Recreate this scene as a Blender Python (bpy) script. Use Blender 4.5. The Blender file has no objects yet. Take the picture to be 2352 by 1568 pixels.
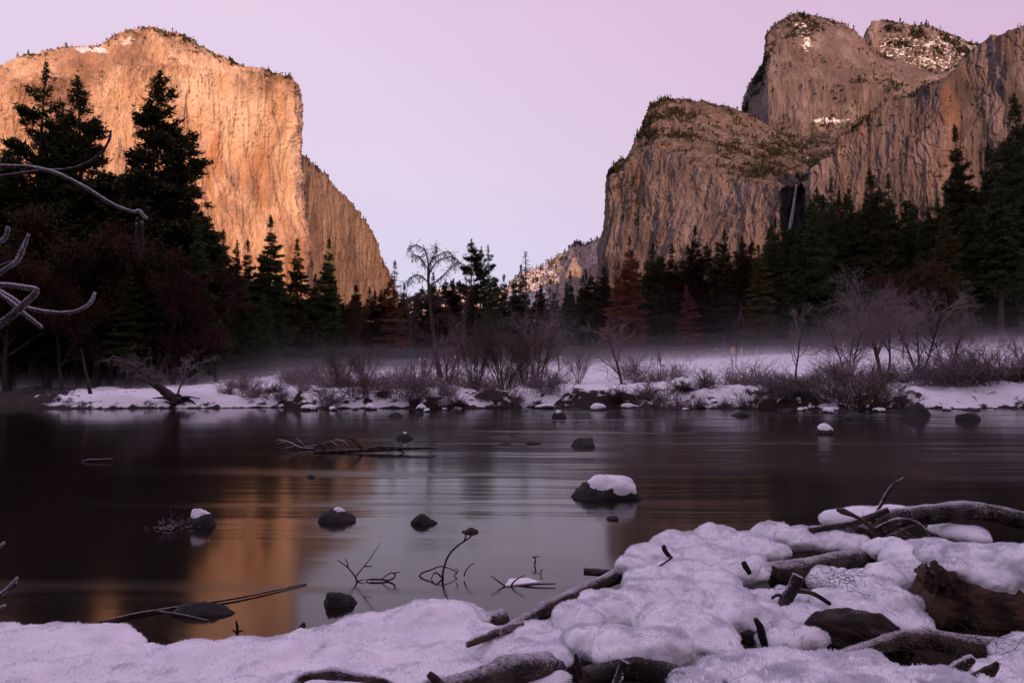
import bpy, math, random
import numpy as np
from mathutils import Vector
random.seed(7); RNG = np.random.default_rng(7)
R = math.radians
SC = bpy.context.scene
COL = SC.collection

# ---------------------------------------------------------------- camera
F, CX, CY = 1560.0, 1176.0, 784.0           # focal length / centre, in 2352-px-wide picture units
CAMZ = 2.4
PITCH = math.atan(56.0 / F)
cam_d = bpy.data.cameras.new('camera'); cam = bpy.data.objects.new('camera', cam_d); COL.objects.link(cam)
cam_d.sensor_width = 36.0; cam_d.lens = 36.0 * F / 2352.0
cam_d.clip_start = 0.05; cam_d.clip_end = 20000
cam.location = (0, 0, CAMZ); cam.rotation_euler = (R(90) + PITCH, 0, 0)
SC.camera = cam

# ---------------------------------------------------------------- sky and sun
SUN_EL, SUN_RIGHT = R(11.0), R(15.0)        # behind the camera, to its right
world = bpy.data.worlds.new('World'); SC.world = world; world.use_nodes = True
wn = world.node_tree; wn.nodes.clear()
def wnode(t, **k):
    n = wn.nodes.new(t)
    for a, b in k.items(): setattr(n, a, b)
    return n
w_out = wnode('ShaderNodeOutputWorld'); w_bg = wnode('ShaderNodeBackground')
w_sky = wnode('ShaderNodeTexSky', sky_type='NISHITA', sun_disc=False, sun_elevation=SUN_EL,
              sun_rotation=math.pi - SUN_RIGHT, air_density=1.0, dust_density=1.5, ozone_density=2.0)
w_geo = wnode('ShaderNodeTexCoord'); w_sep = wnode('ShaderNodeSeparateXYZ')
w_ramp = wnode('ShaderNodeValToRGB'); w_mul = wnode('ShaderNodeVectorMath', operation='SCALE')
w_mul.inputs['Scale'].default_value = 1.0
w_mix = wnode('ShaderNodeMixRGB'); w_mix.inputs['Fac'].default_value = 0.86
cr = w_ramp.color_ramp
# pink twilight arch: lavender at the horizon, rose above it, violet-blue overhead
stops = [(0.0, (0.71, 0.67, 0.92)), (0.12, (0.77, 0.69, 0.91)), (0.28, (0.86, 0.71, 0.89)), (0.46, (0.90, 0.70, 0.89)),
         (0.70, (0.72, 0.62, 0.90)), (1.0, (0.62, 0.58, 0.95))]
cr.elements[0].position = 0.0; cr.elements[0].color = (*stops[0][1], 1)
cr.elements[1].position = 1.0; cr.elements[1].color = (*stops[-1][1], 1)
for p, c in stops[1:-1]:
    e = cr.elements.new(p); e.color = (*c, 1)
w_scale = wnode('ShaderNodeVectorMath', operation='SCALE'); w_scale.inputs['Scale'].default_value = 10.0
L = wn.links.new
L(w_geo.outputs['Generated'], w_sep.inputs[0]); L(w_sep.outputs['Z'], w_ramp.inputs['Fac'])
w_side = wnode('ShaderNodeMapRange'); w_side.inputs['From Min'].default_value = .1; w_side.inputs['From Max'].default_value = .75; w_side.inputs['To Max'].default_value = .8
w_dot = wnode('ShaderNodeVectorMath', operation='DOT_PRODUCT'); w_dot.inputs[1].default_value = (.75, 0, .75); L(w_geo.outputs['Generated'], w_dot.inputs[0]); L(w_dot.outputs['Value'], w_side.inputs['Value'])
w_rose = wnode('ShaderNodeMixRGB'); L(w_side.outputs[0], w_rose.inputs['Fac']); L(w_ramp.outputs['Color'], w_rose.inputs['Color1']); w_rose.inputs['Color2'].default_value = (.75, .48, .70, 1)
L(w_rose.outputs['Color'], w_scale.inputs[0])
L(w_sky.outputs['Color'], w_mix.inputs['Color1']); L(w_scale.outputs[0], w_mix.inputs['Color2'])
L(w_mix.outputs['Color'], w_bg.inputs['Color']); w_bg.inputs['Strength'].default_value = 0.1
L(w_bg.outputs[0], w_out.inputs['Surface'])

sun_d = bpy.data.lights.new('sun', 'SUN'); sun = bpy.data.objects.new('sun', sun_d); COL.objects.link(sun)
sun_d.energy = 5.0; sun_d.color = (1.0, 0.53, 0.29); sun_d.angle = R(0.6)
sv = Vector((math.sin(SUN_RIGHT) * math.cos(SUN_EL), -math.cos(SUN_RIGHT) * math.cos(SUN_EL), math.sin(SUN_EL)))
sun.rotation_euler = sv.to_track_quat('Z', 'Y').to_euler()
sun.location = (200, -300, 400)

SC.view_settings.view_transform = 'Standard'; SC.view_settings.look = 'None'
SC.view_settings.exposure = 0.0; SC.view_settings.gamma = 1.0; SC.view_settings.use_curve_mapping = False
SC.render.engine = 'CYCLES'
cy = SC.cycles
cy.max_bounces = 5; cy.diffuse_bounces = 3; cy.glossy_bounces = 3; cy.transmission_bounces = 2
cy.volume_bounces = 1; cy.transparent_max_bounces = 8; cy.caustics_reflective = False; cy.caustics_refractive = False
cy.use_denoising = True
try: cy.denoiser = 'OPENIMAGEDENOISE'
except Exception: pass

# ---------------------------------------------------------------- geometry of the view
_c, _s = math.cos(PITCH), math.sin(PITCH)
def raydir(px, py):
    a = (np.asarray(px, float) - CX) / F; b = (CY - np.asarray(py, float)) / F
    return np.stack([a, _c - _s * b, _s + _c * b], -1)
def P(px, py, D):                       # world point at depth y = D
    d = raydir(px, py); k = np.asarray(D, float) / d[..., 1]
    return d * k[..., None] + np.array([0, 0, CAMZ])
def G(px, py, z=0.0):                   # world point on the level z
    d = raydir(px, py); k = (z - CAMZ) / d[..., 2]
    return d * k[..., None] + np.array([0, 0, CAMZ])
def proj(p):
    x, y, z = p[..., 0], p[..., 1], p[..., 2] - CAMZ
    f = _c * y + _s * z; u = -_s * y + _c * z
    return CX + F * x / f, CY - F * u / f

# ---------------------------------------------------------------- noise
_perm = np.random.default_rng(3).permutation(256).astype(np.int64); _perm = np.concatenate([_perm, _perm, _perm])
_grad = np.random.default_rng(5).normal(size=(256, 3)); _grad /= np.linalg.norm(_grad, axis=1)[:, None]
def pn(p):
    p = np.asarray(p, float); i = np.floor(p).astype(np.int64); f = p - i; i &= 255
    w = f * f * f * (f * (f * 6 - 15) + 10)
    out = 0.0
    for dx in (0, 1):
        wx = w[..., 0] if dx else 1 - w[..., 0]
        for dy in (0, 1):
            wy = w[..., 1] if dy else 1 - w[..., 1]
            for dz in (0, 1):
                wz = w[..., 2] if dz else 1 - w[..., 2]
                h = _perm[_perm[_perm[(i[..., 0] + dx) & 255] + ((i[..., 1] + dy) & 255)] + ((i[..., 2] + dz) & 255)]
                g = _grad[h]
                out = out + wx * wy * wz * (g[..., 0] * (f[..., 0] - dx) + g[..., 1] * (f[..., 1] - dy) + g[..., 2] * (f[..., 2] - dz))
    return out * 1.7
def fbm(p, o=4, lac=2.03, g=0.5, ridge=False):
    a, s, t = 1.0, 0.0, 0.0
    p = np.asarray(p, float).copy()
    for k in range(o):
        n = pn(p + 17.3 * k)
        if ridge: n = 1 - 2 * np.abs(n)
        s = s + a * n; t += a; a *= g; p = p * lac
    return s / t
def sst(a, b, x):
    t = np.clip((x - a) / (b - a), 0, 1); return t * t * (3 - 2 * t)
def lerpk(x, ks):                       # piecewise linear through [(x, v), ...]
    a = np.array(ks, float); return np.interp(x, a[:, 0], a[:, 1])

# ---------------------------------------------------------------- mesh helpers
def tag(o, label=None, cat=None, group=None, kind=None):
    if label: o['label'] = label
    if cat: o['category'] = cat
    if group: o['group'] = group
    if kind: o['kind'] = kind
    return o
def mesh(name, v, f, smooth=True, mat=None):
    v = np.ascontiguousarray(v, np.float32); f = np.ascontiguousarray(f, np.int32)
    me = bpy.data.meshes.new(name); n, k = f.shape
    me.vertices.add(len(v)); me.vertices.foreach_set('co', v.ravel())
    me.loops.add(n * k); me.loops.foreach_set('vertex_index', f.ravel())
    me.polygons.add(n); me.polygons.foreach_set('loop_start', np.arange(0, n * k, k, dtype=np.int32))
    me.update(calc_edges=True)
    me.polygons.foreach_set('use_smooth', np.full(n, smooth, bool))
    if mat: me.materials.append(mat)
    me.update()
    return me
def link(name, me, parent=None, loc=None, rz=0.0, s=None):
    o = bpy.data.objects.new(name, me); COL.objects.link(o)
    if parent is not None: o.parent = parent
    if loc is not None: o.location = tuple(float(a) for a in loc)
    if rz: o.rotation_euler = (0, 0, rz)
    if s is not None: o.scale = s if hasattr(s, '__len__') else (s, s, s)
    return o
def attr(me, name, vals):
    a = me.attributes.new(name, 'FLOAT', 'POINT'); a.data.foreach_set('value', np.ascontiguousarray(vals, np.float32))
def grid_faces(nu, nv, flip=False):
    i = np.arange(nu - 1)[None, :]; j = np.arange(nv - 1)[:, None]
    a = (j * nu + i).ravel(); b = a + 1; c = a + nu + 1; d = a + nu
    return np.stack([a, d, c, b] if flip else [a, b, c, d], 1)
def join(parts):                        # [(v, f), ...] with equal face sizes
    vs, fs, n = [], [], 0
    for v, f in parts:
        vs.append(v); fs.append(np.asarray(f) + n); n += len(v)
    return np.concatenate(vs), np.concatenate(fs)
def frames(d):
    d = d / (np.linalg.norm(d, axis=-1, keepdims=True) + 1e-9)
    ref = np.where(np.abs(d[..., 2:3]) < 0.9, np.array([0, 0, 1.0]), np.array([1.0, 0, 0]))
    a = np.cross(d, ref); a /= np.linalg.norm(a, axis=-1, keepdims=True) + 1e-9
    return d, a, np.cross(d, a)
def segs(P0, P1, r0, r1, sides=3):      # many thin tapered prisms at once (triangles)
    P0, P1 = np.asarray(P0, float), np.asarray(P1, float); n = len(P0)
    r0 = np.broadcast_to(np.asarray(r0, float), (n,)); r1 = np.broadcast_to(np.asarray(r1, float), (n,))
    d, a, b = frames(P1 - P0)
    th = np.arange(sides) * 2 * math.pi / sides
    ring = np.cos(th)[None, :, None] * a[:, None] + np.sin(th)[None, :, None] * b[:, None]
    V = np.concatenate([P0[:, None] + ring * r0[:, None, None], P1[:, None] + ring * r1[:, None, None]], 1)
    k = np.arange(sides); k2 = (k + 1) % sides
    f = np.concatenate([np.stack([k, k2, k + sides], 1), np.stack([k2, k2 + sides, k + sides], 1)])
    Fc = (np.arange(n)[:, None, None] * 2 * sides + f[None]).reshape(-1, 3)
    return V.reshape(-1, 3), Fc
def smooth_path(pts, n):
    p = np.asarray(pts, float)
    if len(p) == 2: return p[0] + (p[1] - p[0]) * np.linspace(0, 1, n)[:, None]
    q = np.concatenate([[2 * p[0] - p[1]], p, [2 * p[-1] - p[-2]]]); m = len(p) - 1
    t = np.linspace(0, m - 1e-6, n); i = t.astype(int); u = (t - i)[:, None]
    a, b, c, d = q[i], q[i + 1], q[i + 2], q[i + 3]
    return 0.5 * (2 * b + (c - a) * u + (2 * a - 5 * b + 4 * c - d) * u ** 2 + (3 * b - a - 3 * c + d) * u ** 3)
def tube(pts, rad, n=24, sides=10, amp=0.0, freq=8.0, stretch=4.0, seed=0.0, lump=0.0, flat=None):
    """bark-like tube along a smoothed path, closed at both ends (quads + end fans as quads)"""
    c = smooth_path(pts, n); t = np.linspace(0, 1, n)
    rk = np.interp(t, np.linspace(0, 1, len(rad)), rad) if hasattr(rad, '__len__') else np.full(n, rad)
    T = np.gradient(c, axis=0); d, a, b = frames(T)
    for i in range(1, n):               # parallel transport
        a[i] = a[i - 1] - d[i] * np.dot(a[i - 1], d[i]); a[i] /= np.linalg.norm(a[i]) + 1e-9; b[i] = np.cross(d[i], a[i])
    th = np.arange(sides) * 2 * math.pi / sides
    ring = np.cos(th)[None, :, None] * a[:, None] + np.sin(th)[None, :, None] * b[:, None]
    Ls = np.concatenate([[0], np.cumsum(np.linalg.norm(np.diff(c, axis=0), axis=1))])
    q = np.stack([np.broadcast_to(np.cos(th), (n, sides)) * freq * .5, np.broadcast_to(np.sin(th), (n, sides)) * freq * .5,
                  np.broadcast_to((Ls / max(rk.max(), 1e-4) * freq / stretch)[:, None], (n, sides))], -1) + seed
    nz = fbm(q, 3) * amp + (pn(q * 0.33 + 5) * lump if lump else 0)
    rr = rk[:, None] * (1 + nz)
    V = c[:, None] + ring * rr[..., None]
    V = V.reshape(-1, 3)
    i = np.arange(n - 1)[:, None]; k = np.arange(sides)[None]; k2 = (k + 1) % sides
    f = np.stack([i * sides + k, i * sides + k2, (i + 1) * sides + k2, (i + 1) * sides + k], -1).reshape(-1, 4)
    n0 = len(V); V = np.concatenate([V, [c[0] - d[0] * rk[0] * .05, c[-1] + d[-1] * rk[-1] * .05]])
    k = np.arange(0, sides, 2)
    e0 = np.stack([np.full(len(k), n0), (k + 2) % sides, (k + 1) % sides, k], 1)
    o = (n - 1) * sides; e1 = np.stack([np.full(len(k), n0 + 1), o + k, o + (k + 1) % sides, o + (k + 2) % sides], 1)
    return V, np.concatenate([f, e0, e1])
def tri(f):
    f = np.asarray(f); return f if f.shape[1] == 3 else np.concatenate([f[:, [0, 1, 2]], f[:, [0, 2, 3]]])

# ---------------------------------------------------------------- materials
def mat_new(name):
    m = bpy.data.materials.new(name); m.use_nodes = True; nt = m.node_tree; nt.nodes.clear()
    out = nt.nodes.new('ShaderNodeOutputMaterial'); b = nt.nodes.new('ShaderNodeBsdfPrincipled')
    nt.links.new(b.outputs[0], out.inputs[0]); return m, nt, b
class NT:
    def __init__(s, nt): s.nt = nt
    def n(s, t, ins=None, **k):
        x = s.nt.nodes.new(t)
        for a, b in k.items(): setattr(x, a, b)
        for a, b in (ins or {}).items():
            if isinstance(b, bpy.types.NodeSocket): s.nt.links.new(b, x.inputs[a])
            else: x.inputs[a].default_value = b
        return x
    def noise(s, vec, scale, detail=4, rough=.55, dist=0.0):
        return s.n('ShaderNodeTexNoise', {'Vector': vec, 'Scale': scale, 'Detail': detail, 'Roughness': rough, 'Distortion': dist}).outputs['Fac']
    def map(s, vec, sc, loc=(0, 0, 0)):
        return s.n('ShaderNodeMapping', {'Vector': vec, 'Scale': sc, 'Location': loc}).outputs[0]
    def rng(s, v, a, b, c=0.0, d=1.0, kind='LINEAR'):
        return s.n('ShaderNodeMapRange', {'Value': v, 'From Min': a, 'From Max': b, 'To Min': c, 'To Max': d}, interpolation_type=kind).outputs[0]
    def mix(s, f, a, b, bt='MIX'):
        col = lambda c: (*c, 1) if isinstance(c, tuple) and len(c) == 3 else c
        return s.n('ShaderNodeMixRGB', {'Fac': f, 'Color1': col(a), 'Color2': col(b)}, blend_type=bt).outputs[0]
    def math(s, op, a, b=0.0, clamp=False):
        return s.n('ShaderNodeMath', {0: a, 1: b}, operation=op, use_clamp=clamp).outputs[0]
    def bump(s, h, st, dist=1.0, nrm=None):
        i = {'Height': h, 'Strength': st, 'Distance': dist}
        if nrm: i['Normal'] = nrm
        return s.n('ShaderNodeBump', i).outputs[0]
    def at(s, name): return s.n('ShaderNodeAttribute', attribute_name=name).outputs['Fac']
    def obj(s): return s.n('ShaderNodeTexCoord').outputs['Object']
    def pos(s): return s.n('ShaderNodeNewGeometry').outputs['Position']
    def nz(s):
        return s.n('ShaderNodeSeparateXYZ', {0: s.n('ShaderNodeNewGeometry').outputs['Normal']}).outputs['Z']

def m_rock(name, c1, c2, c3, dark, warm, sc=1.0, bd=9.0):
    m, nt, b = mat_new(name); k = NT(nt); p = k.pos()
    wv = k.n('ShaderNodeTexNoise', {'Vector': k.map(p, (.006, .006, .004)), 'Scale': 1.0, 'Detail': 3.0}).outputs['Color']
    p = k.n('ShaderNodeVectorMath', {0: p, 1: k.n('ShaderNodeVectorMath', {0: wv, 'Scale': 150.0 if sc < 1.2 else 60.0}, operation='SCALE').outputs[0]}, operation='ADD').outputs[0]
    big = k.noise(k.map(p, (.0035 * sc,) * 3), 1, 5)
    streak = k.noise(k.map(p, (.035 * sc, .035 * sc, .0022 * sc)), 1, 6, .6, .4)
    fine = k.noise(k.map(p, (.16 * sc, .16 * sc, .016 * sc)), 1, 5, .65)
    grain = k.noise(k.map(p, (.25 * sc,) * 3), 1, 6, .7)
    blot = k.noise(k.map(p, (.012 * sc, .012 * sc, .006 * sc), (40, 3, 9)), 1, 6, .62, .6)
    c = k.mix(k.rng(big, .35, .65), c1, c2)
    c = k.mix(k.rng(blot, .46, .62), c, c3)
    c = k.mix(k.math('MULTIPLY', k.rng(streak, .54, .68), .6), c, dark)
    c = k.mix(k.math('MULTIPLY', k.rng(k.noise(k.map(p, (.02 * sc, .02 * sc, .003 * sc), (9, 77, 5)), 1, 5, .6, .3), .55, .68), k.at('warm')), c, warm)
    c = k.mix(k.math('MULTIPLY', k.rng(fine, .58, .74), .4), c, dark)
    c = k.mix(k.rng(grain, .3, .75, 0, .6), c, k.mix(1.0, c, (.62, .60, .60), 'MULTIPLY'))
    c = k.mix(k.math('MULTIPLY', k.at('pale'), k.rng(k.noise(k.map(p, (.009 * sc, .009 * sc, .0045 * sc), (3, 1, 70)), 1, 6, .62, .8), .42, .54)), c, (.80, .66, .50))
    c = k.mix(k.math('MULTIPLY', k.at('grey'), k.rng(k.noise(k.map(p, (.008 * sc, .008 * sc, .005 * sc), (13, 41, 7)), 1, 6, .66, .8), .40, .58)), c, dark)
    c = k.mix(k.math('MULTIPLY', k.rng(k.noise(k.map(p, (.055 * sc, .055 * sc, .006 * sc), (23, 11, 17)), 1, 4, .5, 1.6), .61, .67), .55), c, (.07, .05, .045))
    c = k.mix(k.at('stain'), c, k.mix(k.rng(fine, .35, .65), (.030, .026, .030), (.10, .085, .085)))
    veg = k.at('veg'); vn = k.rng(k.noise(k.map(p, (.05 * sc,) * 3), 1, 5, .7), .42, .58)
    c = k.mix(k.math('MULTIPLY', vn, veg, True), c, (.042, .040, .022))
    sn = k.at('snow'); sb = k.rng(k.math('ADD', k.noise(k.map(p, (.045 * sc, .045 * sc, .07 * sc), (5, 5, 5)), 1, 6, .7), sn), 1.08, 1.14)
    c = k.mix(k.math('MULTIPLY', sb, k.rng(sn, .02, .1), True), c, (.85, .86, .9))
    nt.links.new(c, b.inputs['Base Color']); b.inputs['Roughness'].default_value = .95
    b.inputs['Specular IOR Level'].default_value = .15
    h = k.math('ADD', k.math('MULTIPLY', streak, 1.2), k.math('ADD', k.math('MULTIPLY', fine, .7), k.math('MULTIPLY', grain, .5)))
    nt.links.new(k.bump(h, 1.0, bd), b.inputs['Normal'])
    return m
M = {}
M['cap'] = m_rock('granite_sun_gold', (.70, .48, .34), (.58, .38, .24), (.86, .65, .46), (.22, .14, .11), (.58, .30, .14), .9)  # orange of the low sun is partly put into the rock colour
M['cap_side'] = m_rock('granite_shaded', (.32, .24, .19), (.26, .185, .14), (.38, .29, .22), (.09, .075, .075), (.33, .19, .10))  # same granite, darkened in colour for the face that gets less sun
M['cath'] = m_rock('granite_dimmed', (.235, .19, .185), (.175, .135, .125), (.31, .26, .25), (.075, .06, .058), (.38, .16, .07), 1.4, 6.5)  # rock colour darkened to stand for the weaker sun on these cliffs
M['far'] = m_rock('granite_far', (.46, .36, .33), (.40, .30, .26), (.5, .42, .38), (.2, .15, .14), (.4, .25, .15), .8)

def m_ground():
    m, nt, b = mat_new('snowy_ground'); k = NT(nt); p = k.pos()
    s = k.at('snow')
    n = k.noise(k.map(p, (1, 1, 1)), 1.1, 6, .65)
    dirt = k.mix(k.noise(p, 3.0, 5, .7), (.012, .009, .008), (.050, .036, .030))
    snow = k.mix(k.noise(p, .6, 4), (.80, .81, .86), (.88, .88, .90))
    f = k.rng(k.math('ADD', n, s), .93, 1.02)
    nt.links.new(k.mix(f, dirt, snow), b.inputs['Base Color']); b.inputs['Roughness'].default_value = .85
    b.inputs['Specular IOR Level'].default_value = .2
    nt.links.new(k.bump(k.noise(p, 5, 5, .6), .35, .12), b.inputs['Normal'])
    return m
M['ground'] = m_ground()

def m_water():
    m, nt, b = mat_new('dark_river_water'); k = NT(nt); p = k.pos()
    b.inputs['Base Color'].default_value = (.010, .0075, .007, 1)
    b.inputs['IOR'].default_value = 1.52
    warp = k.noise(k.map(p, (.05, .12, 1)), 1, 3)
    pv = k.n('ShaderNodeVectorMath', {0: p, 1: k.n('ShaderNodeCombineXYZ', {'Y': k.math('MULTIPLY', warp, 3.5)}).outputs[0]}, operation='ADD').outputs[0]
    rip = k.noise(k.map(pv, (.07, .75, 1)), 1, 3, .5)               # drawn-out flow lines
    rip2 = k.noise(k.map(pv, (.22, 2.6, 1), (7, 3, 0)), 1, 3, .5)
    x = k.n('ShaderNodeSeparateXYZ', {0: p}).outputs
    calm = k.rng(k.noise(k.map(p, (.06, .10, 1), (3, 9, 0)), 1, 3), .42, .6)
    flow = k.math('MULTIPLY', k.rng(x['X'], -9.0, 3.0, .12, 1.0), k.math('ADD', k.math('MULTIPLY', calm, .8), .2))
    nearcalm = k.rng(x['Y'], 5.0, 14.0, .25, 1.0)
    st = k.math('MULTIPLY', flow, nearcalm)
    h = k.math('ADD', rip, k.math('MULTIPLY', rip2, .05))
    nrm = k.bump(h, k.math('MULTIPLY', st, .095), 1.0)
    nt.links.new(nrm, b.inputs['Normal'])
    line = k.math('MULTIPLY', k.rng(k.noise(k.map(pv, (.045, .62, 1), (21, 4, 0)), 1, 4, .55, .6), .60, .70), k.rng(x['X'], -8.0, 0.0, .2, 1.0))
    nt.links.new(k.math('ADD', k.math('ADD', k.math('MULTIPLY', st, .11), .10), k.math('MULTIPLY', line, .22)), b.inputs['Roughness'])
    return m
M['water'] = m_water()

def m_snow():
    m, nt, b = mat_new('fresh_snow'); k = NT(nt); p = k.pos()
    c = k.mix(k.rng(k.noise(p, 2.2, 5, .7), .35, .7), (.78, .78, .84), (.88, .88, .91))
    specks = k.rng(k.noise(p, 26, 3, .6), .71, .75)
    nt.links.new(k.mix(specks, c, (.22, .15, .11)), b.inputs['Base Color'])
    b.inputs['Roughness'].default_value = .7; b.inputs['Specular IOR Level'].default_value = .25
    h = k.math('ADD', k.noise(p, 28, 5, .65), k.math('MULTIPLY', k.noise(p, 90, 3, .7), .35))
    nt.links.new(k.bump(h, .28, .03), b.inputs['Normal'])
    return m
M['snow'] = m_snow()
def m_plain(name, col, rough=.8, var=.25, sc=3.0, rnd=0.0, frost=0.0, bumpy=0.0, wet=False):
    m, nt, b = mat_new(name); k = NT(nt); p = k.pos()
    d = tuple(a * (1 - var) for a in col); l = tuple(min(1, a * (1 + var)) for a in col)
    c = k.mix(k.noise(p, sc, 4, .7), d, l)
    if rnd:
        r = k.n('ShaderNodeObjectInfo').outputs['Random']
        c = k.n('ShaderNodeHueSaturation', {'Color': c, 'Hue': k.rng(r, 0, 1, .5 - rnd * .06, .5 + rnd * .05), 'Value': k.rng(r, 0, 1, 1 - .35 * rnd, 1 + .35 * rnd)}).outputs[0]
    if frost:
        f = k.math('MULTIPLY', k.rng(k.math('ADD', k.nz(), k.math('MULTIPLY', k.noise(p, 14, 4, .7), .9)), .55, 1.15), frost)
        c = k.mix(f, c, (.78, .78, .84))
    nt.links.new(c, b.inputs['Base Color']); b.inputs['Roughness'].default_value = rough
    b.inputs['Specular IOR Level'].default_value = .5 if wet else .15
    if bumpy: nt.links.new(k.bump(k.noise(p, sc * 5, 5, .7), .6, bumpy), b.inputs['Normal'])
    return m
M['foliage'] = m_plain('pine_needles', (.050, .060, .021), var=.45, sc=.8, rnd=1.0)
M['foliage_yellow'] = m_plain('pine_needles_yellow_green', (.085, .070, .022), var=.4, sc=.8, rnd=.4)
M['foliage_rust'] = m_plain('rusty_needles', (.20, .080, .038), var=.45, sc=.7, rnd=.5)
M['oak'] = m_plain('dead_oak_leaves', (.046, .020, .011), var=.5, sc=.6, rnd=.6)
M['bark'] = m_plain('conifer_bark', (.055, .034, .028), var=.4, sc=2.5, bumpy=.05)
M['bare'] = m_plain('bare_bark', (.060, .042, .042), var=.35, sc=3, rnd=.3)
M['frost_twig'] = m_plain('frosted_twigs', (.19, .150, .155), var=.3, sc=3, rnd=.4)
M['willow'] = m_plain('willow_twigs', (.095, .062, .052), var=.3, sc=3, rnd=.4)
M['scrub'] = m_plain('cliff_scrub', (.034, .033, .018), var=.5, sc=.1)
M['rock'] = m_plain('river_rock', (.017, .014, .014), rough=.75, var=.5, sc=6, rnd=.5, bumpy=.03, wet=True)
M['frost'] = m_plain('hoar_frost', (.80, .80, .86), var=.06)

def m_wood(name, a, bcol, frost, rough=.75):
    m, nt, b = mat_new(name); k = NT(nt); o = k.obj()
    g = k.noise(k.map(o, (1, 1, 1)), 9, 6, .75, .8)
    st = k.n('ShaderNodeTexWave', {'Vector': k.map(o, (1.2, 9, 14)), 'Scale': 1.0, 'Distortion': 6.0, 'Detail': 4.0, 'Detail Roughness': .7}).outputs['Fac']
    c = k.mix(k.rng(k.math('MULTIPLY', g, k.math('ADD', st, .5)), .25, .8), a, bcol)
    f = k.math('MULTIPLY', k.rng(k.math('ADD', k.nz(), k.math('MULTIPLY', k.noise(o, 38, 5, .75), 1.1)), 1.32, 1.80), frost)
    nt.links.new(k.mix(f, c, (.78, .78, .85)), b.inputs['Base Color']); b.inputs['Roughness'].default_value = rough
    b.inputs['Specular IOR Level'].default_value = .25
    nt.links.new(k.bump(k.math('ADD', k.math('MULTIPLY', st, .6), k.noise(o, 40, 5, .7)), .8, .02), b.inputs['Normal'])
    return m
M['log'] = m_wood('frosted_driftwood', (.016, .011, .010), (.075, .050, .040), .75)
M['log_dark'] = m_wood('dark_wood', (.009, .006, .005), (.034, .020, .014), .06)  # near-black wood with very little frost
M['log_brown'] = m_wood('weathered_brown_wood', (.016, .009, .006), (.085, .045, .026), .12)
M['frost_branch'] = m_wood('rimed_branch', (.05, .028, .034), (.10, .06, .07), 1.0)
for nd in M['frost_branch'].node_tree.nodes:
    if nd.type == 'MAP_RANGE' and abs(nd.inputs[1].default_value - 1.32) < .001: nd.inputs[1].default_value = .95; nd.inputs[2].default_value = 1.5
# ---------------------------------------------------------------- terrain
# far shoreline and the edge where the meadow meets the forest, as seen from the bank
def shore_y(x):                          # world y of the far waterline
    return 38.0 + 0.010 * x - 1.2 * np.exp(-((x - 22) / 7.0) ** 2) + 0.9 * np.sin(x * .33) * .5 + 0.5 * np.sin(x * .9 + 1) * .6
EDGE = [(-200, 896, 66), (300, 890, 68), (500, 876, 72), (620, 866, 80), (860, 852, 100), (1300, 838, 118), (1500, 829, 122), (1900, 806, 126), (2300, 786, 128), (2700, 775, 130)]
def edge_at(px):
    D = lerpk(px, [(a, c) for a, b, c in EDGE]); py = lerpk(px, [(a, b) for a, b, c in EDGE])
    return D, P(px, py, D)[..., 2]
def ground_z(x, y):
    x = np.asarray(x, float); y = np.asarray(y, float)
    sy = shore_y(x); yy = np.maximum(y, 20.0)
    px = CX + F * x / (yy * _c)
    D, ze = edge_at(np.clip(px, -200, 2700))
    zb = .2 * np.clip(pn(q0 := np.stack([x / 3.1, y / 2.2, 0 * x + 8], -1)), -1, 1) + lerpk(px, [(0, .35), (150, .45), (420, .75), (650, .8), (1200, .75), (1450, 1.05), (1900, 1.0), (2100, .85), (2352, .95)])
    q = np.stack([x, y, 0 * x], -1)
    rise = sst(-.9, 2.2, y - sy) * (1 + .25 * pn(q * .35))
    lump = .22 * fbm(q * np.array([.55, .8, 1]), 4) + .16 * np.abs(pn(q * 1.7)) + .07 * pn(q * 3.9)
    t = np.clip((y - sy - 2.5) / np.maximum(D - sy - 2.5, 5), 0, 1)
    far = np.clip((y - D) / 150.0, 0, 1) * 3.0
    bank = -0.9 + rise * (zb + .9) + lump * sst(-1.0, 1.5, y - sy) * (1 - .7 * sst(6, 25, y - sy)) + (ze - zb) * t * sst(0, 3, y - sy) + far
    # near bank, under the snow and driftwood
    ny = lerpk(px2 := CX + F * x / np.maximum(y, .5), [(-400, 4.6), (1180, 4.7), (1400, 5.6), (1600, 6.9), (2352, 7.4), (3000, 7.4)])
    near = .14 - 1.1 * sst(-.35, .9, y - ny) + .05 * fbm(q * 3, 3)
    z = np.where(y > 20, bank, near)
    z = z + np.where(y < 0, 0.5 * sst(-1, -10, y), 0)
    # unseen ridge added behind the camera to keep the valley floor in shade
    rid = 178 * sst(-110, -330, y) * (1 - .45 * sst(-420, -900, y)) * (1 + .10 * np.clip(pn(q * .006 + 4), -1, 1))
    return z + rid
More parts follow.
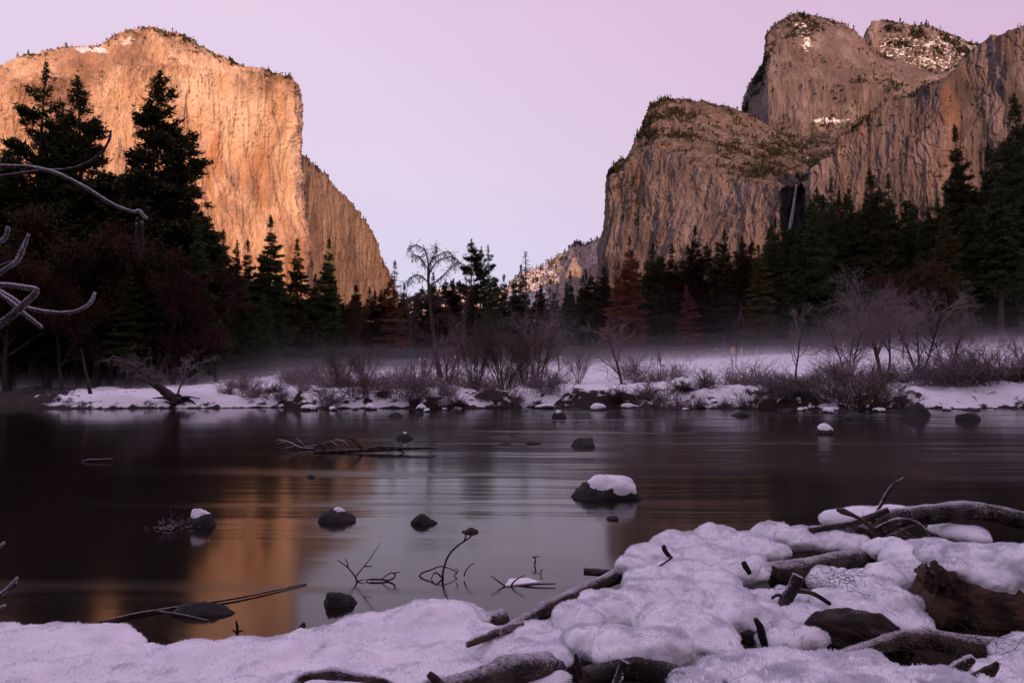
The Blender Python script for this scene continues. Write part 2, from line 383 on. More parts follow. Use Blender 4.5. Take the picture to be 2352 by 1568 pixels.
def build_ground():
    xs = np.concatenate([-np.geomspace(3600, 46, 46), np.linspace(-45, 45, 330), np.geomspace(46, 3600, 46)])
    ys = np.concatenate([-np.geomspace(1100, 12, 34), np.linspace(-11, 2.8, 10), np.linspace(3, 9.6, 44), np.linspace(10, 34.5, 10),
                         np.linspace(35, 46, 74), np.geomspace(46.2, 140, 90), np.geomspace(142, 5200, 40)])
    X, Y = np.meshgrid(xs, ys); x, y = X.ravel(), Y.ravel(); z = ground_z(x, y)
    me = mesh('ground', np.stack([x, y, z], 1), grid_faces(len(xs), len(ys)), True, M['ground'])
    sy = shore_y(x); px, py = proj(np.stack([x, np.maximum(y, 1), z], 1))
    q = np.stack([x, y, 0 * x], -1); d = y - sy
    gx = ground_z(x, y + .15) - z
    s = .62 * np.ones(len(x))
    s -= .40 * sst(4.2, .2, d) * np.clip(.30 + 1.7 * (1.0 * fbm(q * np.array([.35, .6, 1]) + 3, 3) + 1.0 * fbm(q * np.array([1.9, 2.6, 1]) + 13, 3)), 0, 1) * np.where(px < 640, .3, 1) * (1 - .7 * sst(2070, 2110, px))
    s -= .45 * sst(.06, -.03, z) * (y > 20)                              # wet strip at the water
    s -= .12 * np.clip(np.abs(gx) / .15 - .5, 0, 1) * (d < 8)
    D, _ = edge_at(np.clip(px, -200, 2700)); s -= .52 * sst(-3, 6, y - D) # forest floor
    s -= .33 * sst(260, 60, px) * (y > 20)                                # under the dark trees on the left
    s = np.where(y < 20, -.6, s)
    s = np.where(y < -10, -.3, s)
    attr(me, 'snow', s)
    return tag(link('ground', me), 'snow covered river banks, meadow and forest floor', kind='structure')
build_ground()

def build_water():
    v = np.array([(-400, 2.2, 0), (400, 2.2, 0), (400, 46, 0), (-400, 46, 0)], float)
    me = mesh('river_water', v, np.array([[0, 1, 2, 3]]), False, M['water'])
    tag(link('river_water', me), 'dark smooth river reflecting the cliffs and sky', kind='structure')
build_water()

# ---------------------------------------------------------------- cliffs
def row_at(row, u):
    a = np.array(row, float)
    st = np.hypot(np.diff(a[:, 0]), .4 * np.diff(a[:, 1])) + .06 * np.abs(np.diff(a[:, 2])) * (np.abs(np.diff(a[:, 0])) < 6) + .5
    c = np.concatenate([[0], np.cumsum(st)]); c /= c[-1]
    return P(np.interp(u, c, a[:, 0]), np.interp(u, c, a[:, 1]), np.interp(u, c, a[:, 2]))
def patch(name, rows, vs, nu, nv, mat, label, rib=8.0, rough=4.0, big=14.0, jag=5.0, masks=None, depth=None, sc=1.0, steps=6.0):
    u = np.linspace(0, 1, nu); v = np.linspace(0, 1, nv)
    base = np.stack([row_at(r, u) for r in rows])             # rows, nu, 3
    base[0][:, 2] = -25.0                                     # down to the valley floor
    k = np.clip(np.searchsorted(vs, v, side='right') - 1, 0, len(vs) - 2)
    t = ((v - np.array(vs)[k]) / (np.array(vs)[k + 1] - np.array(vs)[k]))[:, None, None]
    Q = base[k] * (1 - t) + base[k + 1] * t
    du = np.gradient(Q, axis=1); dv = np.gradient(Q, axis=0)
    N = np.cross(du, dv); N /= np.linalg.norm(N, axis=-1, keepdims=True) + 1e-9
    for _ in range(3):
        N[1:-1, 1:-1] = (N[1:-1, 1:-1] * 2 + N[:-2, 1:-1] + N[2:, 1:-1] + N[1:-1, :-2] + N[1:-1, 2:])
    N /= np.linalg.norm(N, axis=-1, keepdims=True) + 1e-9
    q = Q / sc
    ribs = fbm(q * np.array([1 / 55, 1 / 55, 1 / 420.]), 4, g=.55, ridge=True)
    wall = sst(.55, .2, np.abs(N[..., 2]))
    d = big * fbm(q / 230., 3) + rib * wall * ribs + rough * fbm(q * np.array([1 / 22, 1 / 22, 1 / 45.]), 5, g=.6)
    # ledges and blocks: quantised noise gives sharp corners
    blk = fbm(q * np.array([1 / 38, 1 / 38, 1 / 80.]) + 9, 3); d = d + steps * (np.floor(blk * 5) / 5 - blk) * .9
    Q2 = Q + N * (d * sc)[..., None]
    Q2[..., 2] += jag * sc * fbm(q / 30. + 31, 4) * np.where(np.abs(N[..., 2]) > .25, 1.3, .5)
    px, py = proj(Q)
    if depth is not None: Q2 += N * depth(px, py)[..., None]
    me = mesh(name, Q2.reshape(-1, 3), grid_faces(nu, nv), True, mat)
    mk = masks(px, py, Q2, N) if masks else {}
    for a in ('veg', 'snow', 'stain', 'warm', 'pale', 'grey'):
        attr(me, a, np.broadcast_to(mk.get(a, 0.0), px.shape).ravel())
    o = tag(link(name, me), label, kind='structure')
    return dict(o=o, Q=Q2, N=N, px=px, py=py, mk=mk)
def bl(px, py, cx, cy, rx, ry): return np.exp(-((px - cx) / rx) ** 2 - ((py - cy) / ry) ** 2)

cap_top = [(-220, 200, 1480), (0, 151, 1600), (60, 131, 1630), (150, 105, 1680), (215, 98, 1700), (260, 80, 1720), (300, 71, 1740), (350, 69, 1760),
           (400, 84, 1790), (450, 104, 1820), (500, 127, 1850), (550, 150, 1880), (600, 168, 1900), (640, 183, 1920), (660, 197, 1940), (670, 214, 1990), (671, 216, 2350)]
WF = lambda rows: [[(a, b, 1120 + (c - 1120) * .42) if c < 1500 else (a, b, c) for a, b, c in r] for r in rows]
def shift(row, dpy, dD, pxs=None):
    return [(a, b + dpy, c + dD) for a, b, c in row]
cap_rows = [
    [(-220, 770, 1280), (0, 770, 1390), (300, 770, 1540), (500, 770, 1680), (640, 770, 1790), (700, 770, 1840), (716, 770, 1900), (718, 770, 2350)],
    [(-220, 560, 1330), (0, 560, 1450), (300, 560, 1600), (500, 560, 1740), (640, 560, 1850), (688, 560, 1895), (699, 560, 1940), (701, 560, 2350)],
    [(-220, 400, 1370), (0, 390, 1490), (300, 380, 1640), (500, 370, 1790), (620, 360, 1885), (667, 350, 1915), (676, 345, 1955), (677, 345, 2350)],
    [(-220, 270, 1410), (0, 215, 1530), (150, 175, 1610), (300, 150, 1670), (400, 150, 1735), (500, 168, 1815), (600, 196, 1885), (655, 214, 1925), (671, 232, 1975), (672, 232, 2350)],
    cap_top,
    [(a, b + 25, c + 330) for a, b, c in cap_top[:-1]] + [(671, 260, 2500)],
]
def cap_masks(px, py, Q, N):
    top = np.interp(px, [a for a, b, c in cap_top], [b for a, b, c in cap_top])
    dd = py - top
    veg = .6 * sst(38, 2, dd) * sst(230, 330, px) * sst(700, 600, px) + .35 * sst(26, 0, dd)
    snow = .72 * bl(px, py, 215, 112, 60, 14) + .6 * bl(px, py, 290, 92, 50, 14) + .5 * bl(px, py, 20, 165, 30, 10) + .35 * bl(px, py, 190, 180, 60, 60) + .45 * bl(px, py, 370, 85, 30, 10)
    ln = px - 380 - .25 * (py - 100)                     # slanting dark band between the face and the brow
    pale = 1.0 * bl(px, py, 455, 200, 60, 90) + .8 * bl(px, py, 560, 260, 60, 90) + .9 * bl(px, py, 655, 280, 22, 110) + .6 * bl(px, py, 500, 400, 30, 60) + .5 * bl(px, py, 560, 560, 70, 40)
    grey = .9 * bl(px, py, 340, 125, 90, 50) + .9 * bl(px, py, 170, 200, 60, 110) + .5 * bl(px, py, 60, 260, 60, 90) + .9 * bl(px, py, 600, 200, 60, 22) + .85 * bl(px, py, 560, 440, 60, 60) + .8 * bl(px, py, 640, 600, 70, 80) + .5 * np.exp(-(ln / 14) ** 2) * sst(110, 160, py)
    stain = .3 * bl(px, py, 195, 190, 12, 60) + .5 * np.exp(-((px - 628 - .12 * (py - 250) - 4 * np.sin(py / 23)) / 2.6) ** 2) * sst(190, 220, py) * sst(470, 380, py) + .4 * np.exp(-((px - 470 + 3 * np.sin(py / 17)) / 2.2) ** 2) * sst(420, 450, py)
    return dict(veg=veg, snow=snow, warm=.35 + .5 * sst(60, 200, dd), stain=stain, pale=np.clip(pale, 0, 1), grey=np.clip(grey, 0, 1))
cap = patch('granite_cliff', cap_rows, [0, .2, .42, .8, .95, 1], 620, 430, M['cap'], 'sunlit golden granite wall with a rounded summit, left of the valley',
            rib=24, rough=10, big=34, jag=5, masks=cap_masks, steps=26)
side_top = [(630, 320, 2040), (678, 345, 2060), (700, 360, 2110), (722, 378, 2170), (745, 405, 2240), (765, 430, 2310), (790, 458, 2400), (820, 490, 2520),
            (842, 515, 2620), (855, 545, 2700), (870, 585, 2790), (882, 615, 2860), (893, 642, 2930), (905, 668, 3000), (925, 700, 3300)]
side_rows = [
    [(630, 770, 1990), (690, 770, 2030), (760, 770, 2250), (840, 770, 2600), (900, 770, 2930), (925, 770, 3300)],
    [(630, 600, 2010), (690, 560, 2040), (740, 560, 2180), (800, 590, 2400), (850, 620, 2680), (895, 670, 2960), (925, 720, 3300)],
    side_top, [(a - 20, b + 20, c + 500) for a, b, c in side_top]]
side = patch('granite_cliff', side_rows, [0, .45, .93, 1], 330, 330, M['cap_side'], 'shaded streaked granite buttress sloping down right of the golden wall',
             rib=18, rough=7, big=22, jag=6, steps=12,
             masks=lambda px, py, Q, N: dict(veg=.5 * sst(26, 0, py - np.interp(px, [a for a, b, c in side_top], [b for a, b, c in side_top])), warm=.5,
                                   stain=.55 * bl(px, py, 697, 420, 9, 90) + .5 * bl(px, py, 795, 560, 8, 70) + .3 * bl(px, py, 760, 640, 20, 40)))

low_top = [(1403, 396, 2500), (1409, 385, 1760), (1440, 366, 1760), (1462, 340, 1750), (1470, 318, 1750), (1479, 275, 1755), (1496, 240, 1765), (1518, 226, 1780), (1569, 231, 1800),
           (1620, 235, 1830), (1667, 239, 1860), (1701, 256, 1900), (1753, 278, 1950), (1812, 303, 2000), (1860, 312, 2050), (1920, 306, 2100), (2000, 290, 2150)]
low_rows = [
    [(1350, 760, 2500), (1352, 760, 1700), (1420, 760, 1600), (1560, 760, 1440), (1700, 760, 1310), (1800, 760, 1240), (1900, 760, 1230)],
    [(1386, 560, 2500), (1388, 560, 1715), (1440, 560, 1630), (1560, 560, 1480), (1700, 560, 1350), (1795, 560, 1275), (1850, 560, 1300), (1900, 560, 1300)],
    [(1399, 425, 2500), (1401, 420, 1730), (1430, 385, 1705), (1465, 352, 1665), (1500, 334, 1620), (1560, 354, 1560), (1625, 393, 1480), (1672, 410, 1430), (1731, 414, 1370), (1791, 423, 1300), (1840, 430, 1330), (1900, 410, 1400)],
    [(1401, 410, 2500), (1405, 402, 1745), (1450, 350, 1720), (1500, 280, 1690), (1560, 300, 1690), (1640, 320, 1680), (1720, 350, 1670), (1800, 385, 1640), (1860, 380, 1700), (1950, 350, 1750)],
    low_top, [(a, b + 30, c + 400) for a, b, c in low_top]]
def low_masks(px, py, Q, N):
    rim = np.interp(px, [a for a, b, c in low_rows[2]], [b for a, b, c in low_rows[2]])
    up = sst(12, -14, py - rim)
    veg = up * (.55 + .5 * bl(px, py, 1500, 260, 60, 40)) + .9 * bl(px, py, 1760, 375, 60, 38) + .9 * bl(px, py, 1860, 345, 60, 40) + .4 * bl(px, py, 1440, 440, 40, 60) + .35 * bl(px, py, 1480, 540, 50, 50)
    sn = .42 * bl(px, py, 1425, 400, 25, 22) + .45 * bl(px, py, 1855, 372, 28, 26) + .3 * bl(px, py, 1690, 385, 20, 20) + .3 * bl(px, py, 1445, 500, 25, 30) + .5 * bl(px, py, 1905, 300, 60, 10)
    return dict(grey=.5 + 0 * px, veg=np.clip(veg, 0, 1), snow=sn * 1.25, warm=.3 + .5 * bl(px, py, 1520, 350, 60, 60) + .4 * bl(px, py, 1440, 440, 40, 60),
                stain=np.clip(1.0 * sst(1786, 1806, px + 5 * np.sin(py / 11)) * sst(412, 436, py) + .7 * bl(px, py, 1768, 520, 12, 90), 0, 1))
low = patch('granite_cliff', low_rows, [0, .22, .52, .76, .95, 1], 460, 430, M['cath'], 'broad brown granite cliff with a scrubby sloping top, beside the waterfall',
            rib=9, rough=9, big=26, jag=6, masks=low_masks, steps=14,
            depth=lambda px, py: -13 * sst(1796, 1806, px) * sst(425, 440, py) * sst(1870, 1850, px))
mid_top = [(1704, 262, 2900), (1707, 254, 2420), (1716, 230, 2420), (1727, 200, 2420), (1748, 175, 2400), (1758, 164, 2300), (1763, 102, 2290), (1770, 68, 2290), (1791, 47, 2300), (1830, 34, 2330),
           (1859, 33, 2350), (1898, 41, 2380), (1945, 51, 2400), (1966, 66, 2400), (1988, 85, 2400), (2005, 111, 2380), (2047, 128, 2350), (2098, 145, 2320), (2158, 162, 2300), (2230, 180, 2250)]
mid_rows = [
    [(1700, 360, 2900), (1704, 360, 2400), (1756, 360, 2260), (1764, 360, 2190), (1850, 360, 2110), (2000, 330, 2060), (2230, 330, 2000)],
    [(1722, 225, 2900), (1726, 222, 2400), (1752, 215, 2290), (1762, 190, 2210), (1850, 180, 2160), (1980, 200, 2120), (2100, 220, 2100), (2230, 240, 2080)],
    [(1756, 172, 2900), (1759, 168, 2310), (1764, 120, 2250), (1800, 90, 2230), (1850, 80, 2240), (1930, 90, 2270), (1990, 130, 2260), (2080, 170, 2230), (2230, 200, 2180)],
    mid_top, [(a, b + 30, c + 400) for a, b, c in mid_top]]
def mid_masks(px, py, Q, N):
    top = np.interp(px, [a for a, b, c in mid_top], [b for a, b, c in mid_top]); dd = py - top
    veg = .75 * sst(70, 4, dd) * sst(1940, 1850, px) + .3 * sst(20, 0, dd) + .9 * bl(px, py, 1940, 300, 120, 22) + .35 * bl(px, py, 1990, 215, 90, 40)
    sn = .46 * bl(px, py, 1845, 60, 50, 30) + .48 * bl(px, py, 1855, 105, 22, 22) + .52 * bl(px, py, 1900, 280, 90, 13) + .35 * bl(px, py, 2030, 180, 50, 40)
    return dict(grey=.4 + 0 * px, veg=np.clip(veg, 0, 1), snow=sn * 1.3, warm=.15 + 1.6 * bl(px, py, 2090, 188, 45, 18) + .5 * bl(px, py, 1950, 90, 50, 40))
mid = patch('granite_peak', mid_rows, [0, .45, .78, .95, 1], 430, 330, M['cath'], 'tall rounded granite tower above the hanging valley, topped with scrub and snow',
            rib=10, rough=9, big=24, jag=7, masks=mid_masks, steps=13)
high_top = [(1984, 110, 3000), (1990, 82, 2720), (1996, 60, 2710), (2007, 50, 2710), (2030, 48, 2720), (2073, 53, 2730), (2128, 56, 2750), (2180, 77, 2770), (2222, 90, 2780), (2252, 102, 2790), (2330, 150, 2800)]
high_rows = [[(1984, 240, 2900), (1990, 240, 2560), (2100, 240, 2480), (2330, 260, 2450)],
             [(1985, 120, 2950), (1991, 110, 2660), (2060, 105, 2640), (2150, 120, 2640), (2330, 180, 2640)],
             high_top, [(a, b + 30, c + 400) for a, b, c in high_top]]
high = patch('granite_peak', high_rows, [0, .65, .93, 1], 300, 190, M['cath'], 'farthest flat topped granite peak, patched with snow and dark scrub',
             rib=12, rough=10, big=20, jag=8, steps=14,
             masks=lambda px, py, Q, N: dict(veg=.85 * sst(2010, 2040, px), snow=.55 * sst(1990, 2030, px) * sst(60, 90, py) * sst(200, 160, py), warm=.9 * bl(px, py, 2010, 75, 22, 30)))
wall_top = [(1836, 430, 1560), (1838, 421, 1400), (1872, 388, 1340), (1900, 365, 1300), (1915, 350, 1280), (1932, 316, 1260), (1979, 282, 1220), (2013, 256, 1190), (2047, 224, 1160), (2098, 218, 1110),
            (2137, 197, 1070), (2172, 186, 1040), (2186, 165, 1050), (2218, 124, 1060), (2252, 102, 1020), (2278, 84, 990), (2303, 84, 960), (2350, 68, 920), (2480, 40, 820)]
wall_rows = [
    [(1862, 780, 1500), (1864, 780, 1330), (1950, 780, 1220), (2080, 780, 1080), (2172, 780, 990), (2188, 780, 1020), (2350, 780, 860), (2480, 780, 760)],
    [(1860, 560, 1520), (1862, 560, 1345), (1950, 540, 1235), (2080, 540, 1095), (2172, 520, 1000), (2186, 520, 1035), (2350, 500, 875), (2480, 500, 775)],
    [(1852, 445, 1540), (1855, 440, 1370), (1915, 390, 1290), (1990, 330, 1205), (2080, 290, 1115), (2172, 270, 1015), (2186, 270, 1048), (2350, 230, 895), (2480, 230, 795)],
    wall_top, [(a, b + 40, c + 300) for a, b, c in wall_top]]
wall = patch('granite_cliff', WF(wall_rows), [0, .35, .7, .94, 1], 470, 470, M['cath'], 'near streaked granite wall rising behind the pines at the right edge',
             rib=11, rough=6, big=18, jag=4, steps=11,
             masks=lambda px, py, Q, N: dict(grey=.55 + .3 * sst(2170, 2190, px), veg=.8 * bl(px, py, 2120, 262, 12, 8) + .3 * sst(18, 0, py - np.interp(px, [a for a, b, c in wall_top], [b for a, b, c in wall_top])),
                                             warm=.25 + .5 * bl(px, py, 2165, 240, 22, 90) + .5 * bl(px, py, 2280, 130, 40, 60),
                                             stain=.8 * sst(1886, 1862, px + 6 * np.sin(py / 9)) * sst(430, 460, py)))
far_top = [(880, 720, 4300), (960, 680, 4350), (1010, 660, 4350), (1053, 654, 4350), (1100, 668, 4400), (1160, 664, 4400), (1204, 627, 4400), (1235, 620, 4400), (1247, 612, 4400), (1285, 588, 4350), (1309, 575, 4300), (1317, 557, 4250),
           (1329, 556, 4250), (1340, 560, 4280), (1382, 541, 4300), (1440, 525, 4300), (1500, 520, 4300)]
far_rows = [[(a, 790, c - 700) for a, b, c in far_top], [(a, min(700, b + 60), c - 350) for a, b, c in far_top], far_top, [(a, b + 12, c + 600) for a, b, c in far_top]]
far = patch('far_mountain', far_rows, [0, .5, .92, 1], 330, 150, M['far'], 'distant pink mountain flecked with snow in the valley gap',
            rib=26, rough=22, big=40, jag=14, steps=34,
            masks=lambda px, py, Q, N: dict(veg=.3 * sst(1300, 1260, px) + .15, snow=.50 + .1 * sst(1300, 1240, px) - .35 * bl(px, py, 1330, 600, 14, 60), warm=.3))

# trees and scrub clinging to the cliffs: nobody could count them, so one object a cliff
def scatter_scrub(pt, n, label, size, top_bias=0.0, seed=1, tree=.3, extra=None):
    g = np.random.default_rng(seed); w = np.array(np.broadcast_to(pt['mk'].get('veg', 0), pt['px'].shape)) ** 1.6 + .012
    if extra is not None: w = w + extra(pt['px'], pt['py'])
    cl = np.clip(fbm(pt['Q'] / np.array([70., 70., 34.]), 4) * 2.6 + .42, .03, 1.6) ** 1.8; w = w * cl
    w[pt['py'] > 700] = 0
    w = w.ravel() / w.sum(); idx = g.choice(len(w), n, p=w)
    C = pt['Q'].reshape(-1, 3)[idx]; r = size * g.uniform(.45, 1.25, n); isT = g.random(n) < tree
    m = 12
    d = g.normal(size=(n, m, 3)); d /= np.linalg.norm(d, axis=-1, keepdims=True)
    rad = g.uniform(.2, 1, (n, m, 1)) ** .5
    off = d * rad * r[:, None, None]
    h = g.uniform(0, 1, (n, m))
    offT = np.stack([d[..., 0] * (1 - h) * .34 * r[:, None], d[..., 1] * (1 - h) * .34 * r[:, None], h * 2.6 * r[:, None]], -1)
    off = np.where(isT[:, None, None], offT, off * np.array([1, 1, .7]))
    B = (C[:, None] + off).reshape(-1, 3); s = (r[:, None] * np.full((n, m), .42)).ravel()[:, None]
    a = g.normal(size=(len(B), 3)) * s; b = g.normal(size=(len(B), 3)) * s
    V = np.stack([B + a * .8, B - a * .4 + b * .7, B - a * .4 - b * .7], 1).reshape(-1, 3)
    me = mesh('cliff_scrub', V, np.arange(len(V)).reshape(-1, 3), False, M['scrub'])
    tag(link('cliff_scrub', me), label, 'shrubs', kind='stuff')
def along(top, w=7.0):
    a = np.array(top, float)
    return lambda px, py: .5 * np.exp(-((py - np.interp(px, a[:, 0], a[:, 1]) - 2) / w) ** 2)
scatter_scrub(cap, 800, 'tiny trees along the brow of the golden cliff', 4.2, seed=1, tree=.35, extra=along(cap_top, 4))
scatter_scrub(side, 380, 'tiny trees on the dark buttress edge', 4.6, seed=2, tree=.4, extra=along(side_top, 5))
scatter_scrub(low, 6500, 'dark scrub and small trees on the sloping cliff top by the waterfall', 4.3, seed=3, tree=.3, extra=along(low_top, 4))
scatter_scrub(mid, 3400, 'scrub on the rounded tower and in the hanging valley', 5.2, seed=4, tree=.3)
scatter_scrub(high, 2600, 'scrub among the snow patches of the farthest peak', 8.0, seed=5, tree=.3)
scatter_scrub(wall, 350, 'sparse bushes on the near right wall', 3.6, seed=6, tree=.3, extra=along(wall_top, 5))
scatter_scrub(far, 1500, 'dark forest on the distant mountain ridge', 9, seed=7, tree=.9, extra=along(far_top, 7))

# waterfall: a thin ribbon of falling water, thicker veil strands in front of the alcove
def build_fall():
    m, nt, b = mat_new('falling_water'); k = NT(nt); p = k.pos()
    c = k.mix(k.rng(k.noise(k.map(p, (.8, .8, .03)), 1, 5, .7), .35, .65), (.22, .21, .25), (.55, .52, .58))
    nt.links.new(c, b.inputs['Base Color']); b.inputs['Roughness'].default_value = .6
    n = 40; t = np.linspace(0, 1, n)
    c0 = P(1829 - 17 * t ** 1.6 - 2 * np.sin(t * 3), 424 + 112 * t, 1285 - 4 * t); parts = []
    for s in range(7):
        off = (s - 3) * .7; g = np.random.default_rng(s)
        path = c0 + np.stack([off * (.35 + .9 * t) + g.normal(0, .25, n), g.normal(0, .6) + 0 * t, 0 * t], 1)
        v, f = tube(path[::4], [.5, .7, .9, .8, .4], n=26, sides=6, amp=.5, freq=3, stretch=1.0, seed=s)
        parts.append((v, f))
    v, f = join(parts); me = mesh('waterfall', v, f, True, m)
    tag(link('waterfall', me), 'thin pale waterfall dropping into a dark alcove in the cliff', 'waterfall')
build_fall()
# ---------------------------------------------------------------- conifers
def leaves(B, D, ln, wd, g, jit=.55):
    """one slim triangle a point: B base points, D directions"""
    n = len(B); d = D + g.normal(size=(n, 3)) * jit; d /= np.linalg.norm(d, axis=1, keepdims=True) + 1e-9
    s = np.cross(d, g.normal(size=(n, 3))); s /= np.linalg.norm(s, axis=1, keepdims=True) + 1e-9
    l = (ln * g.uniform(.6, 1.35, n))[:, None]; w = (wd * g.uniform(.6, 1.3, n))[:, None]
    V = np.stack([B - s * w, B + s * w, B + d * l], 1)
    return V.reshape(-1, 3), np.arange(3 * n).reshape(-1, 3)
def conifer(seed, H=40.0, rmax=5.0, nbr=170, base=.12, leafn=26000, style='fir', power=.8, gap=0.25, ln=.55, wd=.11, droop=.25):
    g = np.random.default_rng(seed)
    lean = g.normal(0, .25, 2)
    def axis(t): return np.stack([lean[0] * t * t + .12 * np.sin(t * 5 + seed), lean[1] * t * t + .1 * np.sin(t * 4 + seed * 2), t * H], -1)
    tr = H * .0105
    v0, f0 = tube(axis(np.linspace(0, .97, 8)), [tr * 1.35, tr, tr * .85, tr * .65, tr * .4, tr * .2, .03], n=22, sides=8, amp=.25, freq=4, stretch=6, seed=seed)
    t = np.sort(base + (1 - base) * g.random(nbr) ** .92 * .985)
    az = np.arange(nbr) * 2.4 + g.normal(0, .5, nbr)
    if style == 'pine': t = base + (1 - base) * (np.round((t - base) / (1 - base) * 34) / 34 * .985 + g.normal(0, .004, nbr)); t = np.clip(t, base, .985)
    prof = (1 - (t - base) / (1 - base)) ** power * np.minimum(1, .45 + (t - base) / (1 - base) * 4)
    Ln = np.maximum(rmax * prof * g.uniform(.62, 1.12, nbr), .35)
    asym = 1 + .22 * np.cos(az - g.uniform(0, 6)) + .18 * np.sin(3 * az + t * 9)
    Ln *= asym * np.where(g.random(nbr) < gap * .6, .45, 1)
    el0 = np.interp(t, [0, .5, 1], [-.25, .05, .75]) - (droop if style != 'pine' else -.1) * .4
    O = axis(t); hd = np.stack([np.cos(az), np.sin(az), 0 * az], 1)
    def bp(i, s):                        # point on branch i at s
        L_, e = Ln[i], el0[i]
        z = L_ * (np.sin(e) * s - droop * s * s * .6 + (.25 if style == 'pine' else .12) * s ** 3)
        return O[i] + hd[i] * (L_ * np.cos(e) * s)[:, None] + np.stack([0 * z, 0 * z, z], 1)
    ii = np.repeat(np.arange(nbr), 3); ss = np.tile([0, .34, .67], nbr)
    br = np.repeat(Ln * .012 + .02, 3)
    v1, f1 = segs(bp(ii, ss), bp(ii, ss + .33), br * (1.05 - ss), br * (.72 - ss).clip(.1), 3)
    vt, ft = join([(v0, tri(f0)), (v1, f1)])
    dens = Ln ** 1.35; i = g.choice(nbr, int(leafn * 1.35) // 4, p=dens / dens.sum())
    side = np.stack([-np.sin(az), np.cos(az), 0 * az], 1)
    if style == 'pine':
        # tufts gathered at discrete twig ends
        nt_ = 9
        twigs = g.uniform(.18, 1.0, (nbr, nt_)) ** .7; tw_o = g.normal(0, 1, (nbr, nt_, 2))
        j = g.integers(0, nt_, len(i)); s = twigs[i, j]
        w = Ln[i] * .26 * (1.25 - s)
        C = bp(i, s) + side[i] * (tw_o[i, j, 0] * w)[:, None]; C[:, 2] += tw_o[i, j, 1] * .22 + .15
        C += g.normal(size=C.shape) * .23 * np.clip(Ln[i] / 2.5, .45, 1)[:, None]
        dirs = hd[i] * .45 + np.array([0, 0, .55]) + side[i] * (tw_o[i, j, 0] * .4)[:, None]
    else:
        s = g.uniform(.12, 1.0, len(i)) ** .8
        w = Ln[i] * .30 * (1.12 - s)
        lat = g.normal(0, 1, len(i)).clip(-2, 2)
        C = bp(i, s) + side[i] * (lat * w)[:, None]; C[:, 2] -= np.abs(lat) * w * .35 + g.uniform(-.1, .12, len(i))
        dirs = hd[i] * .8 + side[i] * (np.sign(lat) * .6)[:, None] + np.array([0, 0, -.28])
    keep = fbm(C / 1.5 + seed, 2) > (-.62 + gap * .9)
    C, dirs, i = C[keep], dirs[keep], i[keep]
    C = np.repeat(C, 4, 0) + g.normal(size=(len(C) * 4, 3)) * .13; dirs = np.repeat(dirs, 4, 0)
    sc = np.repeat(np.clip(Ln[i] / 2.2, .55, 1.1), 4)
    vl, fl = leaves(C, dirs, ln * sc, wd * sc, g, .6)
    # the leader
    topn = 160; tt = g.uniform(.93, 1.0, topn); C = axis(tt) + g.normal(size=(topn, 3)) * (.32 * (1.02 - tt)[:, None] / .07 * .5)
    v2, f2 = leaves(C, np.tile([0, 0, .9], (topn, 1)), ln * .7, wd * .8, g, .6)
    vc, fc = join([(vl, fl), (v2, f2)])
    return dict(trunk=mesh('trunk', vt, ft, True, M['bark']), crown=mesh('crown', vc, fc, False, M['foliage']), H=H, r=rmax)
LIB = {}
LIB['pine'] = [conifer(11, 40, 5.6, 150, .10, 36000, 'pine', .72, .42, .5, .10, .12), conifer(12, 40, 5.0, 130, .16, 30000, 'pine', .62, .5, .5, .10, .10),
               conifer(13, 40, 6.6, 190, .08, 46000, 'pine', .80, .22, .5, .11, .15)]
LIB['fir'] = [conifer(21, 40, 5.2, 210, .10, 34000, 'fir', .85, .18), conifer(22, 40, 4.3, 190, .16, 28000, 'fir', .75, .3), conifer(23, 40, 6.2, 230, .07, 40000, 'fir', .9, .12),
              conifer(24, 40, 3.6, 170, .22, 24000, 'fir', .7, .3)]
LIB['tall'] = [conifer(31, 40, 4.6, 150, .36, 24000, 'fir', .6, .32), conifer(32, 40, 4.2, 140, .42, 22000, 'pine', .55, .35)]
LIB['thin'] = [conifer(41, 40, 3.6, 150, .14, 12000, 'fir', .8, .45, .5, .09)]
_tints = {}
def tinted(me, mat):                     # same mesh with other needles
    key = (me.name, mat.name)
    if key not in _tints:
        c = me.copy(); c.materials.clear(); c.materials.append(mat); _tints[key] = c
    return _tints[key]
def tree(name, proto, px, top, D, label, group, mat=None, wide=1.0, lift=0.0, seed=0):
    x = (px - CX) / F * D                # trunk foot; refine once for pitch
    zb = float(ground_z(x, D)) - .15 + lift
    tp = P(px, top, D); h = tp[2] - zb; s = h / proto['H']
    o = link(name, None, loc=(tp[0], D, zb), rz=(seed * 2.399 + px * .37) % 6.28)
    w = wide * s ** .75 * ((1.4 if px < 480 else 1.22) if name != 'oak_tree' else .66)
    o.scale = (w, w, s)
    tag(o, label, 'tree', group)
    link('trunk', proto['trunk'], o); link('crown', proto['crown'] if mat is None else tinted(proto['crown'], mat), o)
    return o
